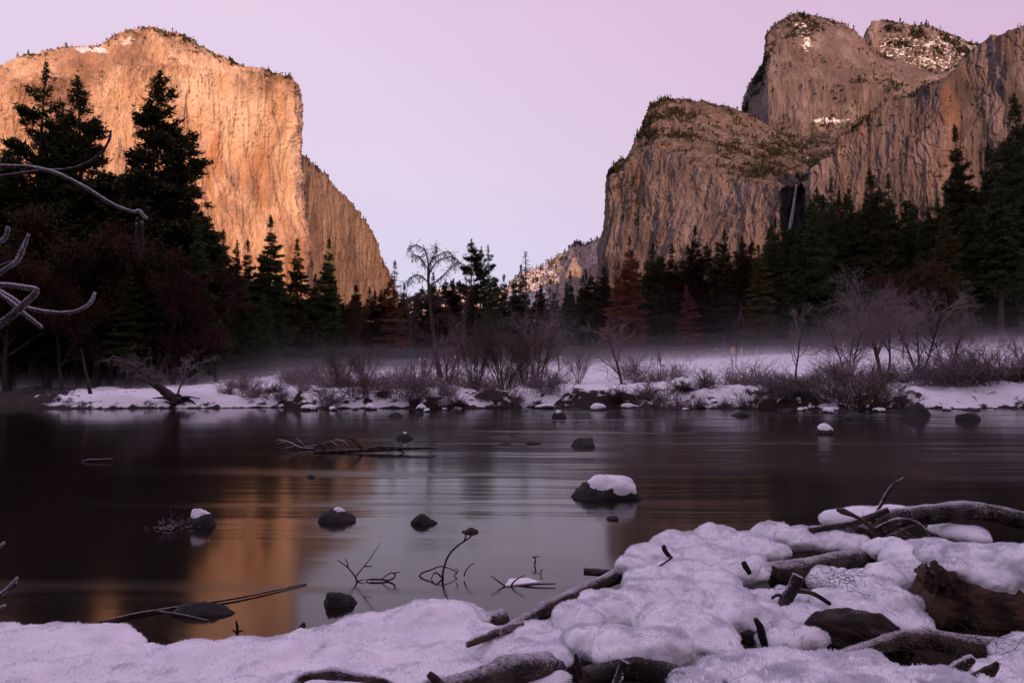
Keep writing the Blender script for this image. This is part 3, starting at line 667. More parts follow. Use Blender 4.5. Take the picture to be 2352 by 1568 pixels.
SPEC = [  # kind, variant, px, top, distance, width, material, label
 ('pine', 0, 97, 148, 72, 1.0, None, 'tall open crowned pine, leftmost of the three spires before the golden cliff'),
 ('pine', 1, 140, 240, 76, .8, None, 'slender pine close behind the leftmost tall spire'),
 ('pine', 2, 203, 176, 73, .95, None, 'tall full pine, middle of the three spires before the golden cliff'),
 ('pine', 2, 343, 154, 70, 1.08, None, 'tallest dense pine, right one of the three spires before the golden cliff'),
 ('pine', 0, 395, 300, 76, .9, None, 'pine forming the right shoulder of the tallest left pine'),
 ('pine', 0, 437, 386, 74, 1.0, None, 'shorter pine stepping down right of the tallest left pine'),
 ('pine', 1, 22, 330, 78, 1.0, None, 'pine at the left edge of the picture'),
 ('fir', 0, 265, 400, 80, 1.1, None, 'dark fir filling the gap between the two highest left pines'),
 ('fir', 2, 470, 500, 80, 1.0, None, 'fir with brownish top at the foot of the left pine slope'),
 ('fir', 1, 517, 530, 84, .85, None, 'narrow fir, first pointed top right of the brown oaks'),
 ('fir', 3, 543, 552, 88, .8, None, 'thin fir right behind the first pointed top'),
 ('fir', 1, 573, 552, 86, .8, None, 'narrow fir left beside the big broad fir'),
 ('fir', 2, 620, 494, 84, .95, None, 'big broad dark fir before the streaked lower cliff'),
 ('pine', 2, 600, 672, 74, .72, None, 'rounded bushy green pine at the left end of the snow meadow'),
 ('fir', 0, 683, 550, 92, .95, None, 'shapely dark fir between the big broad fir and the buttress'),
 ('fir', 2, 757, 547, 96, .78, None, 'isolated pointed fir in front of the sloping buttress'),
 ('fir', 1, 718, 660, 98, 1.0, 'oak', 'small rusty fir between two pointed dark firs'),
 ('fir', 1, 820, 655, 104, 1.1, 'oak', 'brown needled fir below the toe of the buttress'),
 ('fir', 3, 862, 668, 108, 1.2, 'oak', 'low dark red fir at the foot of the buttress'),
 ('thin', 0, 905, 599, 106, 1.35, 'rust', 'sparse rusty topped conifer standing against the sky by the buttress'),
 ('fir', 2, 930, 650, 110, .8, None, 'dark fir just right of the sparse rusty conifer'),
 ('fir', 1, 960, 672, 112, 1.0, None, 'low fir left of the curved bare snag'),
 ('fir', 0, 998, 625, 114, .9, None, 'fir behind the curved bare snag'),
 ('fir', 3, 1040, 640, 116, 1.2, 'oak', 'brownish fir between the bare snag and the three sky pines'),
 ('pine', 1, 1080, 549, 112, 1.0, None, 'tallest of the three pines against the sky in the valley gap'),
 ('pine', 1, 1104, 566, 116, .7, None, 'middle slim pine of the three in the valley gap'),
 ('pine', 0, 1123, 562, 112, .8, None, 'right pine of the three in the valley gap'),
 ('fir', 1, 1155, 630, 120, .9, None, 'little pointed fir just right of the three gap pines'),
 ('fir', 3, 1178, 642, 124, 1.0, None, 'smallest pointed fir in the middle of the valley gap'),
 ('fir', 1, 1195, 607, 118, .8, None, 'dark fir touching the bare spire in the valley gap'),
 ('fir', 1, 1245, 652, 122, 1.1, 'oak', 'brown fir below the distant pink mountain'),
 ('fir', 0, 1312, 622, 116, .8, None, 'dark fir in front of the distant pink mountain'),
 ('fir', 1, 1346, 626, 118, .9, None, 'slim fir at the base of the big brown cliff edge'),
 ('fir', 1, 1385, 612, 116, 1.1, 'oak', 'dull brown conifer at the left foot of the big brown cliff'),
 ('fir', 2, 1445, 541, 112, .85, 'rust', 'largest bright rust orange dead conifer'),
 ('fir', 0, 1418, 600, 110, .9, 'rust', 'rust orange conifer leaning against the largest rusty one'),
 ('fir', 0, 1497, 560, 122, 1.3, None, 'dark green fir right of the largest rusty conifer'),
 ('fir', 0, 1548, 560, 120, 1.0, 'oak', 'faded brown topped conifer below the brown cliff face'),
 ('fir', 2, 1597, 518, 118, .85, 'oak', 'tall fir with faded reddish top beside the rusty ones'),
 ('thin', 0, 1578, 655, 108, 1.4, 'rust', 'short rusty conifer low before the dark firs'),
 ('fir', 1, 1661, 528, 116, 1.0, None, 'dark fir standing clear of its neighbours below the cliff'),
 ('fir', 3, 1706, 540, 118, .9, 'oak', 'thin brownish fir below the streaked cliff'),
 ('fir', 1, 1745, 562, 114, 1.1, 'yellow', 'yellow green fir left below the waterfall'),
 ('fir', 2, 1782, 500, 120, .85, None, 'dark fir directly left under the waterfall'),
 ('fir', 0, 1828, 520, 122, .9, None, 'dark fir directly under the waterfall'),
 ('pine', 2, 1878, 432, 120, .75, None, 'dark pine just right of the waterfall'),
 ('fir', 0, 1907, 408, 122, .8, None, 'pointed fir, second tree right of the waterfall'),
 ('fir', 0, 1946, 436, 120, .9, None, 'fir in the saddle between two higher groups of firs'),
 ('pine', 2, 2006, 384, 120, .85, None, 'high dark pine with forked looking crown before the right wall'),
 ('fir', 0, 2042, 398, 122, .9, None, 'fir shouldering the high forked pine on its right'),
 ('fir', 3, 2095, 470, 124, 1.2, None, 'low fir in the notch before the highest right spire'),
 ('pine', 0, 2132, 446, 120, .8, None, 'pine left beside the highest right spire'),
 ('fir', 2, 2190, 288, 116, .85, None, 'highest dark spire of the right forest, a dense fir'),
 ('fir', 3, 2172, 480, 104, 1.3, 'yellow', 'yellow green fir in front of the highest right spire'),
 ('pine', 2, 2270, 322, 114, .75, None, 'tall pine between the highest spire and the right edge'),
 ('tall', 0, 2290, 420, 102, 1.1, None, 'long bare trunked fir standing forward near the right edge'),
 ('pine', 2, 2346, 212, 108, .9, None, 'tall pine cut by the right edge of the picture'),
 ('tall', 1, 2230, 470, 108, 1.0, None, 'bare stemmed pine left of the long trunked fir'),
 ('fir', 3, 30, 520, 57, .9, None, 'slim dark conifer low in the left corner of the forest'),
 ('fir', 1, 118, 560, 56, .8, None, 'slim dark conifer rising through the oaks under the leftmost spire'),
 ('fir', 3, 228, 520, 57, .9, None, 'slim dark conifer rising through the middle of the oaks'),
 ('fir', 1, 300, 600, 55, .8, None, 'small dark conifer in front of the middle oaks'),
 ('fir', 3, 372, 540, 57, .9, None, 'slim dark conifer before the right oaks'),
 ('fir', 0, 452, 500, 60, .75, None, 'dark conifer standing at the right end of the oaks'),
 ('fir', 1, 500, 600, 62, .8, None, 'dark low conifer just right of the oaks'),
 ('fir', 0, 560, 640, 70, .9, None, 'dark conifer left of the rounded green pine'),
]
MT = {'oak': M['oak'], 'rust': M['foliage_rust'], 'yellow': M['foliage_yellow'], None: None}
NM = {'pine': 'pine_tree', 'fir': 'fir_tree', 'tall': 'fir_tree', 'thin': 'dead_conifer'}
for n, (kind, va, px, top, D, wd, mt, lab) in enumerate(SPEC):
    tree(NM[kind], LIB[kind][va], px, top, D, lab, 'conifers of the forest edge', MT[mt], wd, seed=n)
# ranks behind, where nothing tells one tree from the next
def top_line(px): return lerpk(px, [(-60, 370), (60, 370), (150, 400), (300, 380), (430, 450), (500, 560), (600, 585), (700, 640), (900, 680), (1050, 655), (1150, 665), (1250, 680), (1350, 640),
                                    (1480, 585), (1600, 570), (1700, 570), (1800, 515), (1900, 455), (2000, 450), (2100, 480), (2200, 430), (2300, 380), (2460, 340)])
g = np.random.default_rng(77)
fillers = []; FILL = {}
for k in range(180):
    px = -60 + 2500 * (k + g.uniform(-.4, .4)) / 180
    D = float(edge_at(px)[0]) + g.uniform(4, 26); top = top_line(px) + g.uniform(-18, 55)
    fillers.append((px, top, D, g.choice(['fir', 'fir', 'pine', 'tall']) if px > 1500 else g.choice(['fir', 'fir', 'pine'])))
for k, (px, top, D, kind) in enumerate(fillers):
    lb = ('dark conifer in the crowded ranks behind the left pines' if px < 520 else
          'dusky conifer in the low ranks along the middle of the meadow' if px < 1380 else
          'dark conifer in the crowded ranks behind the right forest edge')
    gp = ('left back rank conifers' if px < 520 else 'middle back rank conifers' if px < 1380 else 'right back rank conifers')
    lib = LIB[kind]; pr = lib[int(g.integers(len(lib)))]
    mt = M['oak'] if (600 < px < 1350 and g.random() < .45) or (g.random() < .12) else (M['foliage_yellow'] if px > 1500 and g.random() < .08 else None)
    o = tree('fir_tree', pr, px, top, D, lb, gp, mt, g.uniform(1.0, 1.4), seed=k)
    nr = min(SPEC, key=lambda s_: abs(s_[2] - px)); FILL.setdefault(nr[7], []).append((px, o, nr[2]))
for lab_, L_ in FILL.items():
    short = lab_.split(',')[0]; short = ' '.join(short.split()[:9])
    for q_, (px, o, x0) in enumerate(sorted(L_, key=lambda a: a[0])):
        o['label'] = ('shorter tree' if len(L_) == 1 else ['first shorter tree', 'second shorter tree', 'third shorter tree', 'fourth shorter tree', 'fifth shorter tree', 'sixth shorter tree', 'seventh shorter tree', 'eighth shorter tree'][min(q_, 7)] if q_ < 8 else 'last shorter tree') + (' behind left of ' if px < x0 else ' behind right of ') + short

# ---------------------------------------------------------------- oaks keeping their brown leaves
def branching(seed, H, trunk_r, levels, spread, nmain, curve=.25, up=.35, shrink=.72, base_h=.25, droop=0.0, multi=1, seglen=.35, wob=.25, kids=(3, 5), tilt=.15, minr=.012):
    """bare broadleaf skeleton: returns arrays of segments and the list of twig tips"""
    g = np.random.default_rng(seed); P0, P1, A, B, tips = [], [], [], [], []
    st = []
    for m_ in range(multi):
        az = m_ * 2 * math.pi / multi + g.uniform(0, 1); tl = tilt * (1 if multi == 1 else 1) * g.uniform(.5, 1.3)
        st.append((np.array([.2 * math.cos(az) * (multi > 1), .2 * math.sin(az) * (multi > 1), 0.]),
                   np.array([math.cos(az) * tl, math.sin(az) * tl, 1.0]), H * g.uniform(.5, .68) if levels > 1 else H, trunk_r * g.uniform(.7, 1.0), 0))
    while st:
        p, d, ln, r, lv = st.pop()
        d = d / np.linalg.norm(d); ns = max(3, int(ln / (seglen * (1 if lv else 1.6)))); ns = min(ns, 9); q = p.copy(); pts = [q.copy()]
        bend = g.normal(0, curve, 3)
        for i in range(ns):
            d = d + bend / ns + g.normal(0, wob / math.sqrt(ns), 3) * .5; d[2] += (up * .35 if lv == 0 else up - droop * (lv >= 2)) / ns * (1 if lv else .3); d /= np.linalg.norm(d)
            q2 = q + d * ln / ns; ra = r * (1 - .55 * i / ns); rb = r * (1 - .55 * (i + 1) / ns)
            P0.append(q); P1.append(q2); A.append(max(ra, minr)); B.append(max(rb, minr * .7)); q = q2; pts.append(q.copy())
        if lv >= levels: tips.append((q, d)); tips.append((pts[len(pts) // 2], d)); continue
        nk = nmain if lv == 0 else int(g.integers(kids[0], kids[1] + 1))
        for c in range(nk):
            s = base_h + (1 - base_h) * (c + g.uniform(.2, 1)) / nk if lv == 0 else g.uniform(.25, 1.0)
            s = min(s, 1.0)
            i = min(int(s * ns), ns - 1); o = pts[i] + (pts[i + 1] - pts[i]) * (s * ns - i if s < 1 else 1)
            az = g.uniform(0, 2 * math.pi); e = spread * g.uniform(.7, 1.25)
            _, a, b = frames(d[None]); side = a[0] * math.cos(az) + b[0] * math.sin(az)
            nd = d * math.cos(e) + side * math.sin(e)
            st.append((o, nd, ln * shrink * g.uniform(.6, 1.1) * (1.15 - .45 * s if lv == 0 else 1), r * .55 * (1.1 - .5 * s), lv + 1))
    return np.array(P0), np.array(P1), np.array(A), np.array(B), tips
def oak(seed, H=20.):
    g = np.random.default_rng(seed)
    p0, p1, a, b, tips = branching(seed, H, .38, 3, .75, 9, up=.35, shrink=.62, seglen=1.2, kids=(4, 5), minr=.03, tilt=.1)
    v, f = segs(p0, p1, a, b, 4)
    T = np.array([t[0] for t in tips]); T = T[T[:, 2] > H * .12]
    n = 30000; i = g.integers(0, len(T), n // 3); C = T[i] + g.normal(size=(len(i), 3)) * .55
    C = np.repeat(C, 3, 0) + g.normal(size=(len(C) * 3, 3)) * .12
    vl, fl = leaves(C, g.normal(size=C.shape), .30, .10, g, 1.0)
    return dict(trunk=mesh('trunk', v, f, False, M['bare']), crown=mesh('crown', vl, fl, False, M['oak']), H=float(T[:, 2].max()), r=1)
OAK = [oak(s) for s in (101, 102, 103)]
oaks = [(40, 540, 62, 1.5, 'brown leaved oak at the left edge below the pines'), (110, 590, 58, 1.4, 'dark oak under the leftmost tall pine'),
        (190, 520, 64, 1.5, 'reddish oak under the middle tall pine'), (262, 560, 60, 1.5, 'broad dark red oak in the middle of the oak grove'),
        (335, 500, 63, 1.6, 'brown oak right under the tallest left pine'), (405, 560, 60, 1.4, 'reddish oak left of the grove end'),
        (455, 590, 62, 1.3, 'rust brown oak ending the grove on the right'), (150, 610, 54, 1.3, 'low shadowed oak near the left waterline'),
        (360, 640, 56, 1.3, 'low oak behind the leaning dead tree'), (20, 600, 52, 1.3, 'lowest shadowed oak in the left corner of the far bank'),
        (440, 690, 60, 1.1, 'small russet oak beside the green rounded pine'), (840, 700, 98, 1.0, 'small russet oak in the haze under the buttress'),
        (2070, 610, 78, 1.3, 'russet leaved oak among the right frosted alders')]
for k, (px, top, D, wd, lab) in enumerate(oaks):
    tree('oak_tree', OAK[k % 3], px, top, D, lab, 'brown leaved oaks', None, wd, seed=k)

# ---------------------------------------------------------------- bare trees, willows and frosted bushes
def bare_mesh(seed, mat, sides=3, **k):
    p0, p1, a, b, tips = branching(seed, **k); v, f = segs(p0, p1, a, b, sides)
    me = mesh('branches', v, f, False, mat); me['top'] = float(v[:, 2].max()); return me
def bare_pair(seed, mat, split=.045, **k):    # thick wood and fine twigs as two parts
    p0, p1, a, b, tips = branching(seed, **k); th = a > split
    out = []
    for msk, nm, mt, sd in ((th, 'trunk', M['bare'], 6), (~th, 'twigs', mat, 3)):
        v, f = segs(p0[msk], p1[msk], a[msk], b[msk], sd); me = mesh(nm, v, f, nm == 'trunk', mt); out.append(me)
    return out, float(max(p1[:, 2]))
ORD = ['first', 'second', 'third', 'fourth', 'fifth', 'sixth', 'seventh', 'eighth', 'ninth', 'tenth', 'eleventh', 'twelfth', 'thirteenth', 'fourteenth', 'fifteenth', 'sixteenth', 'seventeenth', 'eighteenth', 'nineteenth', 'twentieth', 'twenty-first', 'twenty-second', 'twenty-third', 'twenty-fourth', 'twenty-fifth', 'twenty-sixth', 'twenty-seventh', 'twenty-eighth', 'twenty-ninth', 'thirtieth']
PEND = {}
def later(o, base, px): PEND.setdefault(base, []).append((px, o))
def settle():
    for base, L_ in PEND.items():
        L_.sort(key=lambda a: a[0])
        for k, (px, o) in enumerate(L_): o['label'] = base if len(L_) == 1 else (ORD[k] if k < len(ORD) else 'another') + ' from left, ' + base
ALDER = [bare_pair(200 + s, M['frost_twig'], H=11, trunk_r=.13, levels=4, spread=.75, nmain=11, up=.25, shrink=.60, seglen=.9, kids=(4, 5), multi=3, tilt=.3, droop=.25, minr=.008, base_h=.3) for s in range(2)]
WILL = [bare_pair(210 + s, M['willow'], split=.03, H=6.5, trunk_r=.06, levels=3, spread=.34, nmain=9, up=.2, shrink=.66, seglen=.6, kids=(3, 5), multi=9, tilt=.5, minr=.009, base_h=.15) for s in range(2)]
SMALL = [bare_pair(220 + s, M['frost_twig'], H=5.5, trunk_r=.09, levels=4, spread=.8, nmain=8, up=.3, shrink=.6, seglen=.5, kids=(3, 4), multi=1, tilt=.25, droop=.1, minr=.010, base_h=.2) for s in range(2)]
DARKT = [bare_pair(230 + s, M['bare'], H=15, trunk_r=.17, levels=4, spread=.65, nmain=14, up=.3, shrink=.42, seglen=.9, kids=(3, 4), multi=1, tilt=.08, minr=.016, base_h=.25) for s in range(2)]
def bush(seed, mat, H, n, spread):
    """frosted thicket: many fine curved stems with side twigs"""
    g = np.random.default_rng(seed); P0, P1, A, B = [], [], [], []
    az = g.uniform(0, 6.28, n); el = g.uniform(.15, 1, n) * spread; L_ = H * g.uniform(.45, 1.05, n)
    d = np.stack([np.cos(az) * np.sin(el), np.sin(az) * np.sin(el), np.cos(el)], 1)
    o = np.stack([g.normal(0, H * .22, n), g.normal(0, H * .2, n), np.zeros(n) - .05], 1); q = o; bend = g.normal(0, .35, (n, 3)); ns = 5
    for i in range(ns):
        d = d + bend / ns + g.normal(0, .14, (n, 3)); d /= np.linalg.norm(d, axis=1, keepdims=True); q2 = q + d * (L_ / ns)[:, None]
        P0.append(q); P1.append(q2); A.append(np.full(n, .012 * (1 - .13 * i))); B.append(np.full(n, .012 * (1 - .13 * (i + 1))))
        for _ in range(3 if i > 0 else 1):
            s = g.random((n, 1)); tp = q + (q2 - q) * s; td = d + g.normal(0, .75, (n, 3)); td /= np.linalg.norm(td, axis=1, keepdims=True)
            te = tp + td * (L_ * g.uniform(.12, .32, n))[:, None]
            P0.append(tp); P1.append(te); A.append(np.full(n, .008)); B.append(np.full(n, .005))
            td2 = td + g.normal(0, .6, (n, 3)); te2 = te + td2 * (L_ * .1)[:, None]; P0.append(te); P1.append(te2); A.append(np.full(n, .007)); B.append(np.full(n, .004))
        q = q2
    v, f = segs(np.concatenate(P0), np.concatenate(P1), np.concatenate(A), np.concatenate(B), 3)
    return mesh('stems', v, f, False, mat)
BUSH = [bush(301, M['frost_twig'], 1.7, 52, .8), bush(302, M['frost_twig'], 1.1, 50, 1.3), bush(303, M['willow'], 1.6, 48, .9), bush(304, M['bare'], .7, 70, 1.35)]
def foot(px, D, dz=0.0):
    x = float(P(px, 800, D)[0]); return (x, D, float(ground_z(x, D)) + dz)
def put_pair(name, pr, px, top, D, label, cat, group=None, wide=1.0, rz=0.0, tilt=None):
    (tk, tw), h = pr; fx = foot(px, D, -.1); tz = float(P(px, top, D)[2]); s = (tz - fx[2]) / h
    o = link(name, None, loc=fx, rz=rz or (px * .77) % 6.28); o.scale = (s * wide, s * wide, s)
    if tilt: o.rotation_euler = tilt
    tag(o, label, cat, group); link('trunk', tk, o); link('twigs', tw, o); return o
for a in [
  ('alder_tree', ALDER[0], 2030, 600, 49, 'frosted multi stemmed alder, left of the big right bank clump', 'tree', 'frosted alders', 1.15),
  ('alder_tree', ALDER[1], 2110, 640, 51, 'frosted alder with dark straight stems in the right bank clump', 'tree', 'frosted alders', 1.1),
  ('alder_tree', ALDER[0], 1950, 680, 47, 'lower frosted alder spreading left of the right bank clump', 'tree', 'frosted alders', 1.2),
  ('alder_tree', ALDER[1], 2180, 700, 50, 'frosted alder ending the right bank clump', 'tree', 'frosted alders', 1.0),
  ('alder_tree', ALDER[0], 2350, 715, 46, 'pale frosted alder cut by the right edge', 'tree', 'frosted alders', 1.0),
  ('alder_tree', ALDER[1], 1235, 690, 48, 'frosted alder right in the middle bank thicket', 'tree', 'frosted alders', 1.0),
  ('alder_tree', ALDER[0], 1030, 730, 52, 'grey alder left in the middle bank thicket', 'tree', 'frosted alders', 1.0),
  ('small_tree', SMALL[0], 1430, 712, 44, 'small frosted tree alone before the snow meadow, below the rusty conifers', 'tree', None, 1.15),
  ('small_tree', SMALL[1], 1825, 700, 43, 'thin frosted tree with forked top left of the alder clump', 'tree', None, .9),
  ('small_tree', SMALL[1], 1515, 790, 43, 'thin frosted sapling right of the lone small tree', 'tree', None, .8),
  ('small_tree', SMALL[0], 408, 800, 43, 'small frosted tree beside the leaning dead trunk', 'tree', None, 1.3),
  ('willow', WILL[0], 780, 775, 43, 'leafless willow fan, left of the pair at the waterline', 'shrub', 'bare willows', .8),
  ('willow', WILL[1], 835, 790, 42.2, 'leafless willow fan, right of the pair at the waterline', 'shrub', 'bare willows', .7),
  ('willow', WILL[0], 1155, 690, 44, 'largest reddish willow thicket in the middle of the bank', 'shrub', 'bare willows', .85),
  ('willow', WILL[1], 1095, 720, 46, 'willow thicket left behind the largest one', 'shrub', 'bare willows', .8),
  ('willow', WILL[1], 1210, 740, 43, 'willow thicket right of the largest one', 'shrub', 'bare willows', .8),
  ('willow', WILL[0], 1170, 810, 40.6, 'dark low willow at the waterline before the largest thicket', 'shrub', 'bare willows', .9),
  ('willow', WILL[0], 965, 800, 48, 'pale willow left of the leaning bare tree', 'shrub', 'bare willows', .9),
  ('willow', WILL[1], 1330, 800, 50, 'fine willow right behind the middle thicket', 'shrub', 'bare willows', .9),
  ('bare_tree', DARKT[0], 1255, 640, 74, 'leafless dark tree below the distant mountain', 'tree', 'leafless dark trees', .9),
  ('bare_tree', DARKT[1], 1285, 655, 78, 'second leafless dark tree right of the bare spire', 'tree', 'leafless dark trees', .9),
  ('bare_tree', DARKT[0], 1052, 615, 82, 'leafless tree between the snag and the three gap pines', 'tree', 'leafless dark trees', .8),
  ('bare_tree', DARKT[1], 1690, 690, 88, 'leafless tree hidden before the right firs', 'tree', 'leafless dark trees', .8),
  ('bare_tree', DARKT[1], 945, 640, 86, 'leafless tree left of the curved snag', 'tree', 'leafless dark trees', .8),
]:
    put_pair(*a)
# bushes along the bank
g = np.random.default_rng(5)
def where(px):
    marks = [(430, 'left of the reddish earth bank'), (640, 'before the left meadow snow'), (860, 'by the willow pair'), (1080, 'left of the big willow thicket'), (1300, 'under the big willow thicket'),
             (1500, 'around the small lone frosted tree'), (1700, 'on the broken snow bank in the middle right'), (1900, 'left of the alder clump'), (2150, 'under the alder clump'), (2400, 'before the bright snow at the far right')]
    return min(marks, key=lambda m_: abs(m_[0] - px))[1]
nb = 94
for k in range(nb):
    px = 520 + 1880 * (k + g.uniform(-.5, .5)) / nb
    if 1290 < px < 1400 and g.random() < .75: continue
    D = float(shore_y(float(P(px, 850, 39)[0]))) + (g.uniform(.1, 1.6) if k % 3 == 0 else g.uniform(1.2, 9.5))
    if px < 760: D += 1
    if px > 2080: D = max(D, float(shore_y(float(P(px, 850, 39)[0]))) + 3.6)
    var = int(g.choice([0, 1, 2, 3], p=[.38, .3, .16, .16])); o = link('frosted_bush', None, loc=foot(px, D))
    s = g.uniform(.6, 1.25) * (1.25 if px > 1850 else .9 if px < 800 else 1.0); o.scale = (s * 1.2, s * 1.1, s); o.rotation_euler = (0, 0, g.uniform(0, 6.28))
    tone = ['tall frosted bush', 'spreading frosted bush', 'reddish twiggy bush', 'low dark bush'][var]
    tag(o, tone, 'bush', 'bushes along the far bank'); later(o, tone + ' ' + where(px), px); link('stems', BUSH[var], o)

# leaning, drooping snag in the valley gap
def path_world(pts, D):                  # px,py[,D] list to world
    return np.array([P(p[0], p[1], p[2] if len(p) > 2 else D) for p in pts])
def snag():
    o = link('leaning_snag', None, loc=foot(1012, 62)); tag(o, 'tall leaning bare tree with drooping twigs against the sky in the valley gap', 'tree')
    w = lambda pts: path_world(pts, 62) - np.array(o.location)
    tr = w([(1012, 872), (1000, 800), (990, 720), (984, 650), (983, 600), (972, 562)])
    v, f = tube(tr, [.26, .2, .16, .12, .07, .03], n=26, sides=8, amp=.2, freq=5, stretch=6); parts = [(v, tri(f))]
    link('trunk', mesh('trunk', *join(parts), True, M['bare']), o)
    g = np.random.default_rng(9); P0, P1, A, B = [], [], [], []
    def limb(pts, r, n=13, tw=9, drop=.5):
        c = smooth_path(w(pts), n)
        for i in range(n - 1):
            k = 1 - .8 * i / n; P0.append(c[i]); P1.append(c[i + 1]); A.append(r * k); B.append(r * k * .94)
            for _ in range(tw // 2 + 3 if i > 1 else 0):
                q = c[i] + (c[i + 1] - c[i]) * g.random(); d = g.normal(size=3) * .6 + np.array([0, 0, -drop]); ln = g.uniform(.3, 1.0)
                for s in range(3):
                    q2 = q + d / np.linalg.norm(d) * ln / 3; P0.append(q); P1.append(q2); A.append(.019); B.append(.014); q = q2; d = d + g.normal(size=3) * .35 + np.array([0, 0, -.25])
    limb([(983, 600), (975, 575), (955, 562), (935, 572)], .06); limb([(983, 610), (1000, 590), (1030, 578), (1045, 598)], .07)
    limb([(984, 632), (1005, 600), (1040, 590), (1060, 608)], .07); limb([(985, 650), (965, 632), (945, 636), (935, 655)], .06)
    limb([(985, 660), (1010, 640), (1035, 615), (1052, 600)], .08); limb([(986, 690), (960, 678), (940, 690)], .05)
    limb([(986, 640), (990, 600), (1002, 575), (1000, 560)], .05); limb([(984, 620), (965, 592), (945, 582)], .05); limb([(988, 700), (1010, 690), (1030, 700)], .05)
    limb([(995, 780), (975, 765), (950, 770)], .05); limb([(992, 740), (1015, 720), (1040, 725)], .05)
    v, f = segs(np.array(P0), np.array(P1), np.array(A), np.array(B), 4); link('twigs', mesh('twigs', v, f, False, M['bare']), o)
snag()
def spire():
    o = link('bare_spire', None, loc=foot(1207, 84)); tag(o, 'bare dead conifer spire with short level twigs in the valley gap', 'tree')
    h = float(P(1207, 577, 84)[2]) - o.location.z; g = np.random.default_rng(4)
    v, f = tube([(0, 0, 0), (.1, 0, h * .5), (0, 0, h)], [.2, .12, .03], n=14, sides=6); link('trunk', mesh('trunk', v, tri(f), True, M['bare']), o)
    n = 190; t = g.uniform(.55, 1, n); az = g.uniform(0, 6.28, n); L_ = 1.9 * (1.08 - t) / .45 * g.uniform(.3, 1, n)
    q = np.stack([0 * t, 0 * t, t * h], 1); e = q + np.stack([np.cos(az) * L_, np.sin(az) * L_, g.normal(0, .12, n) * L_], 1)
    v, f = segs(q, e, .03, .014); link('twigs', mesh('twigs', v, f, False, M['bare']), o)
spire()
def leaning_trunk():
    D0 = 38.9; o = link('leaning_dead_tree', None, loc=foot(405, D0)); tag(o, 'dead dark trunk leaning left over the left snow bank from its root plate', 'tree')
    w = lambda pts: path_world(pts, D0) - np.array(o.location)
    v, f = tube(w([(412, 925), (385, 905), (355, 880), (330, 858), (300, 838), (275, 822)]), [.30, .26, .2, .15, .09, .04], n=30, sides=9, amp=.3, freq=5, stretch=4, lump=.3)
    link('trunk', mesh('trunk', v, f, True, M['bare']), o)
    g = np.random.default_rng(2); rt = []
    for k in range(11):
        a = g.uniform(-1.3, 1.6); L_ = g.uniform(.5, 1.5); q = w([(410 + g.uniform(-8, 10), 925 + g.uniform(-12, 4))])[0]
        rt.append(tube([q, q + np.array([math.sin(a) * L_ * .5, g.uniform(-.4, .1), g.uniform(-.1, .35)]), q + np.array([math.sin(a) * L_, g.uniform(-.7, .2), g.uniform(-.5, .2)])], [.11, .07, .02], n=8, sides=6, amp=.3, freq=4))
    link('roots', mesh('roots', *join(rt), True, M['bare']), o)
    P0, P1, A, B = [], [], [], []
    for k in range(42):
        t = g.uniform(.35, 1); q = w([(412 - 137 * t, 925 - 103 * t)])[0]; d = np.array([g.normal(0, .8), g.normal(0, .8), g.uniform(.1, 1)]); ln = g.uniform(.5, 1.9)
        for s in range(5):
            q2 = q + d / np.linalg.norm(d) * ln / 5; P0.append(q); P1.append(q2); A.append(.03 * (1 - s * .17)); B.append(.03 * (.83 - s * .16)); 
            for _ in range(2):
                e = q2 + g.normal(size=3) * .22; P0.append(q2); P1.append(e); A.append(.010); B.append(.006)
            q = q2; d = d + g.normal(size=3) * .4
    v, f = segs(np.array(P0), np.array(P1), np.array(A), np.array(B)); link('twigs', mesh('twigs', v, f, False, M['frost_twig']), o)
leaning_trunk()
def broken_stump():
    o = link('broken_stump', None, loc=foot(325, 41.5)); tag(o, 'thin broken reddish trunk standing under the dark left trees', 'tree')
    w = lambda pts: path_world(pts, 41.5) - np.array(o.location)
    o.location = foot(200, 41.5)
    v, f = tube(path_world([(208, 905), (200, 870), (192, 830), (186, 800)], 41.5) - np.array(o.location), [.12, .09, .07, .03], n=16, sides=8, amp=.3, freq=4); link('trunk', mesh('trunk', v, f, True, M['log_brown']), o)
broken_stump()
# ---------------------------------------------------------------- rocks in the river
def sph(nu, nv, top_only=False):
    th = np.linspace(0, 2 * math.pi, nu, endpoint=False); ph = np.linspace(0, 1, nv)
    return np.meshgrid(th, ph)
def rock_shape(seed, ax):
    """returns f(unit directions) -> radius vector, for an angular worn boulder"""
    g = np.random.default_rng(seed); nrm = g.normal(size=(9, 3)); nrm /= np.linalg.norm(nrm, axis=1, keepdims=True); off = g.uniform(.62, .95, 9)
    def f(d):
        r = np.ones(d.shape[:-1])
        for n_, o_ in zip(nrm, off):
            c = (d * n_).sum(-1); r = np.minimum(r, np.where(c > .05, o_ / np.maximum(c, .05), 9))
        r = .12 + .88 * r
        r = r * (1 + .20 * fbm(d * 1.4 + seed, 3) + .10 * fbm(d * 5 + seed, 4))
        return d * r[..., None] * np.array(ax)
    return f
def closed_grid(f, nu=26, nv=15, z0=-1.0, z1=1.0):
    th = np.linspace(0, 2 * math.pi, nu, endpoint=False); zz = np.sin(np.linspace(math.asin(z0), math.asin(z1), nv))
    T, Z = np.meshgrid(th, zz); rr = np.sqrt(np.maximum(0, 1 - Z * Z)); d = np.stack([np.cos(T) * rr, np.sin(T) * rr, Z], -1)
    V = f(d).reshape(-1, 3); i = np.arange(nv - 1)[:, None]; k = np.arange(nu)[None]; k2 = (k + 1) % nu
    return V, np.stack([i * nu + k, i * nu + k2, (i + 1) * nu + k2, (i + 1) * nu + k], -1).reshape(-1, 4)
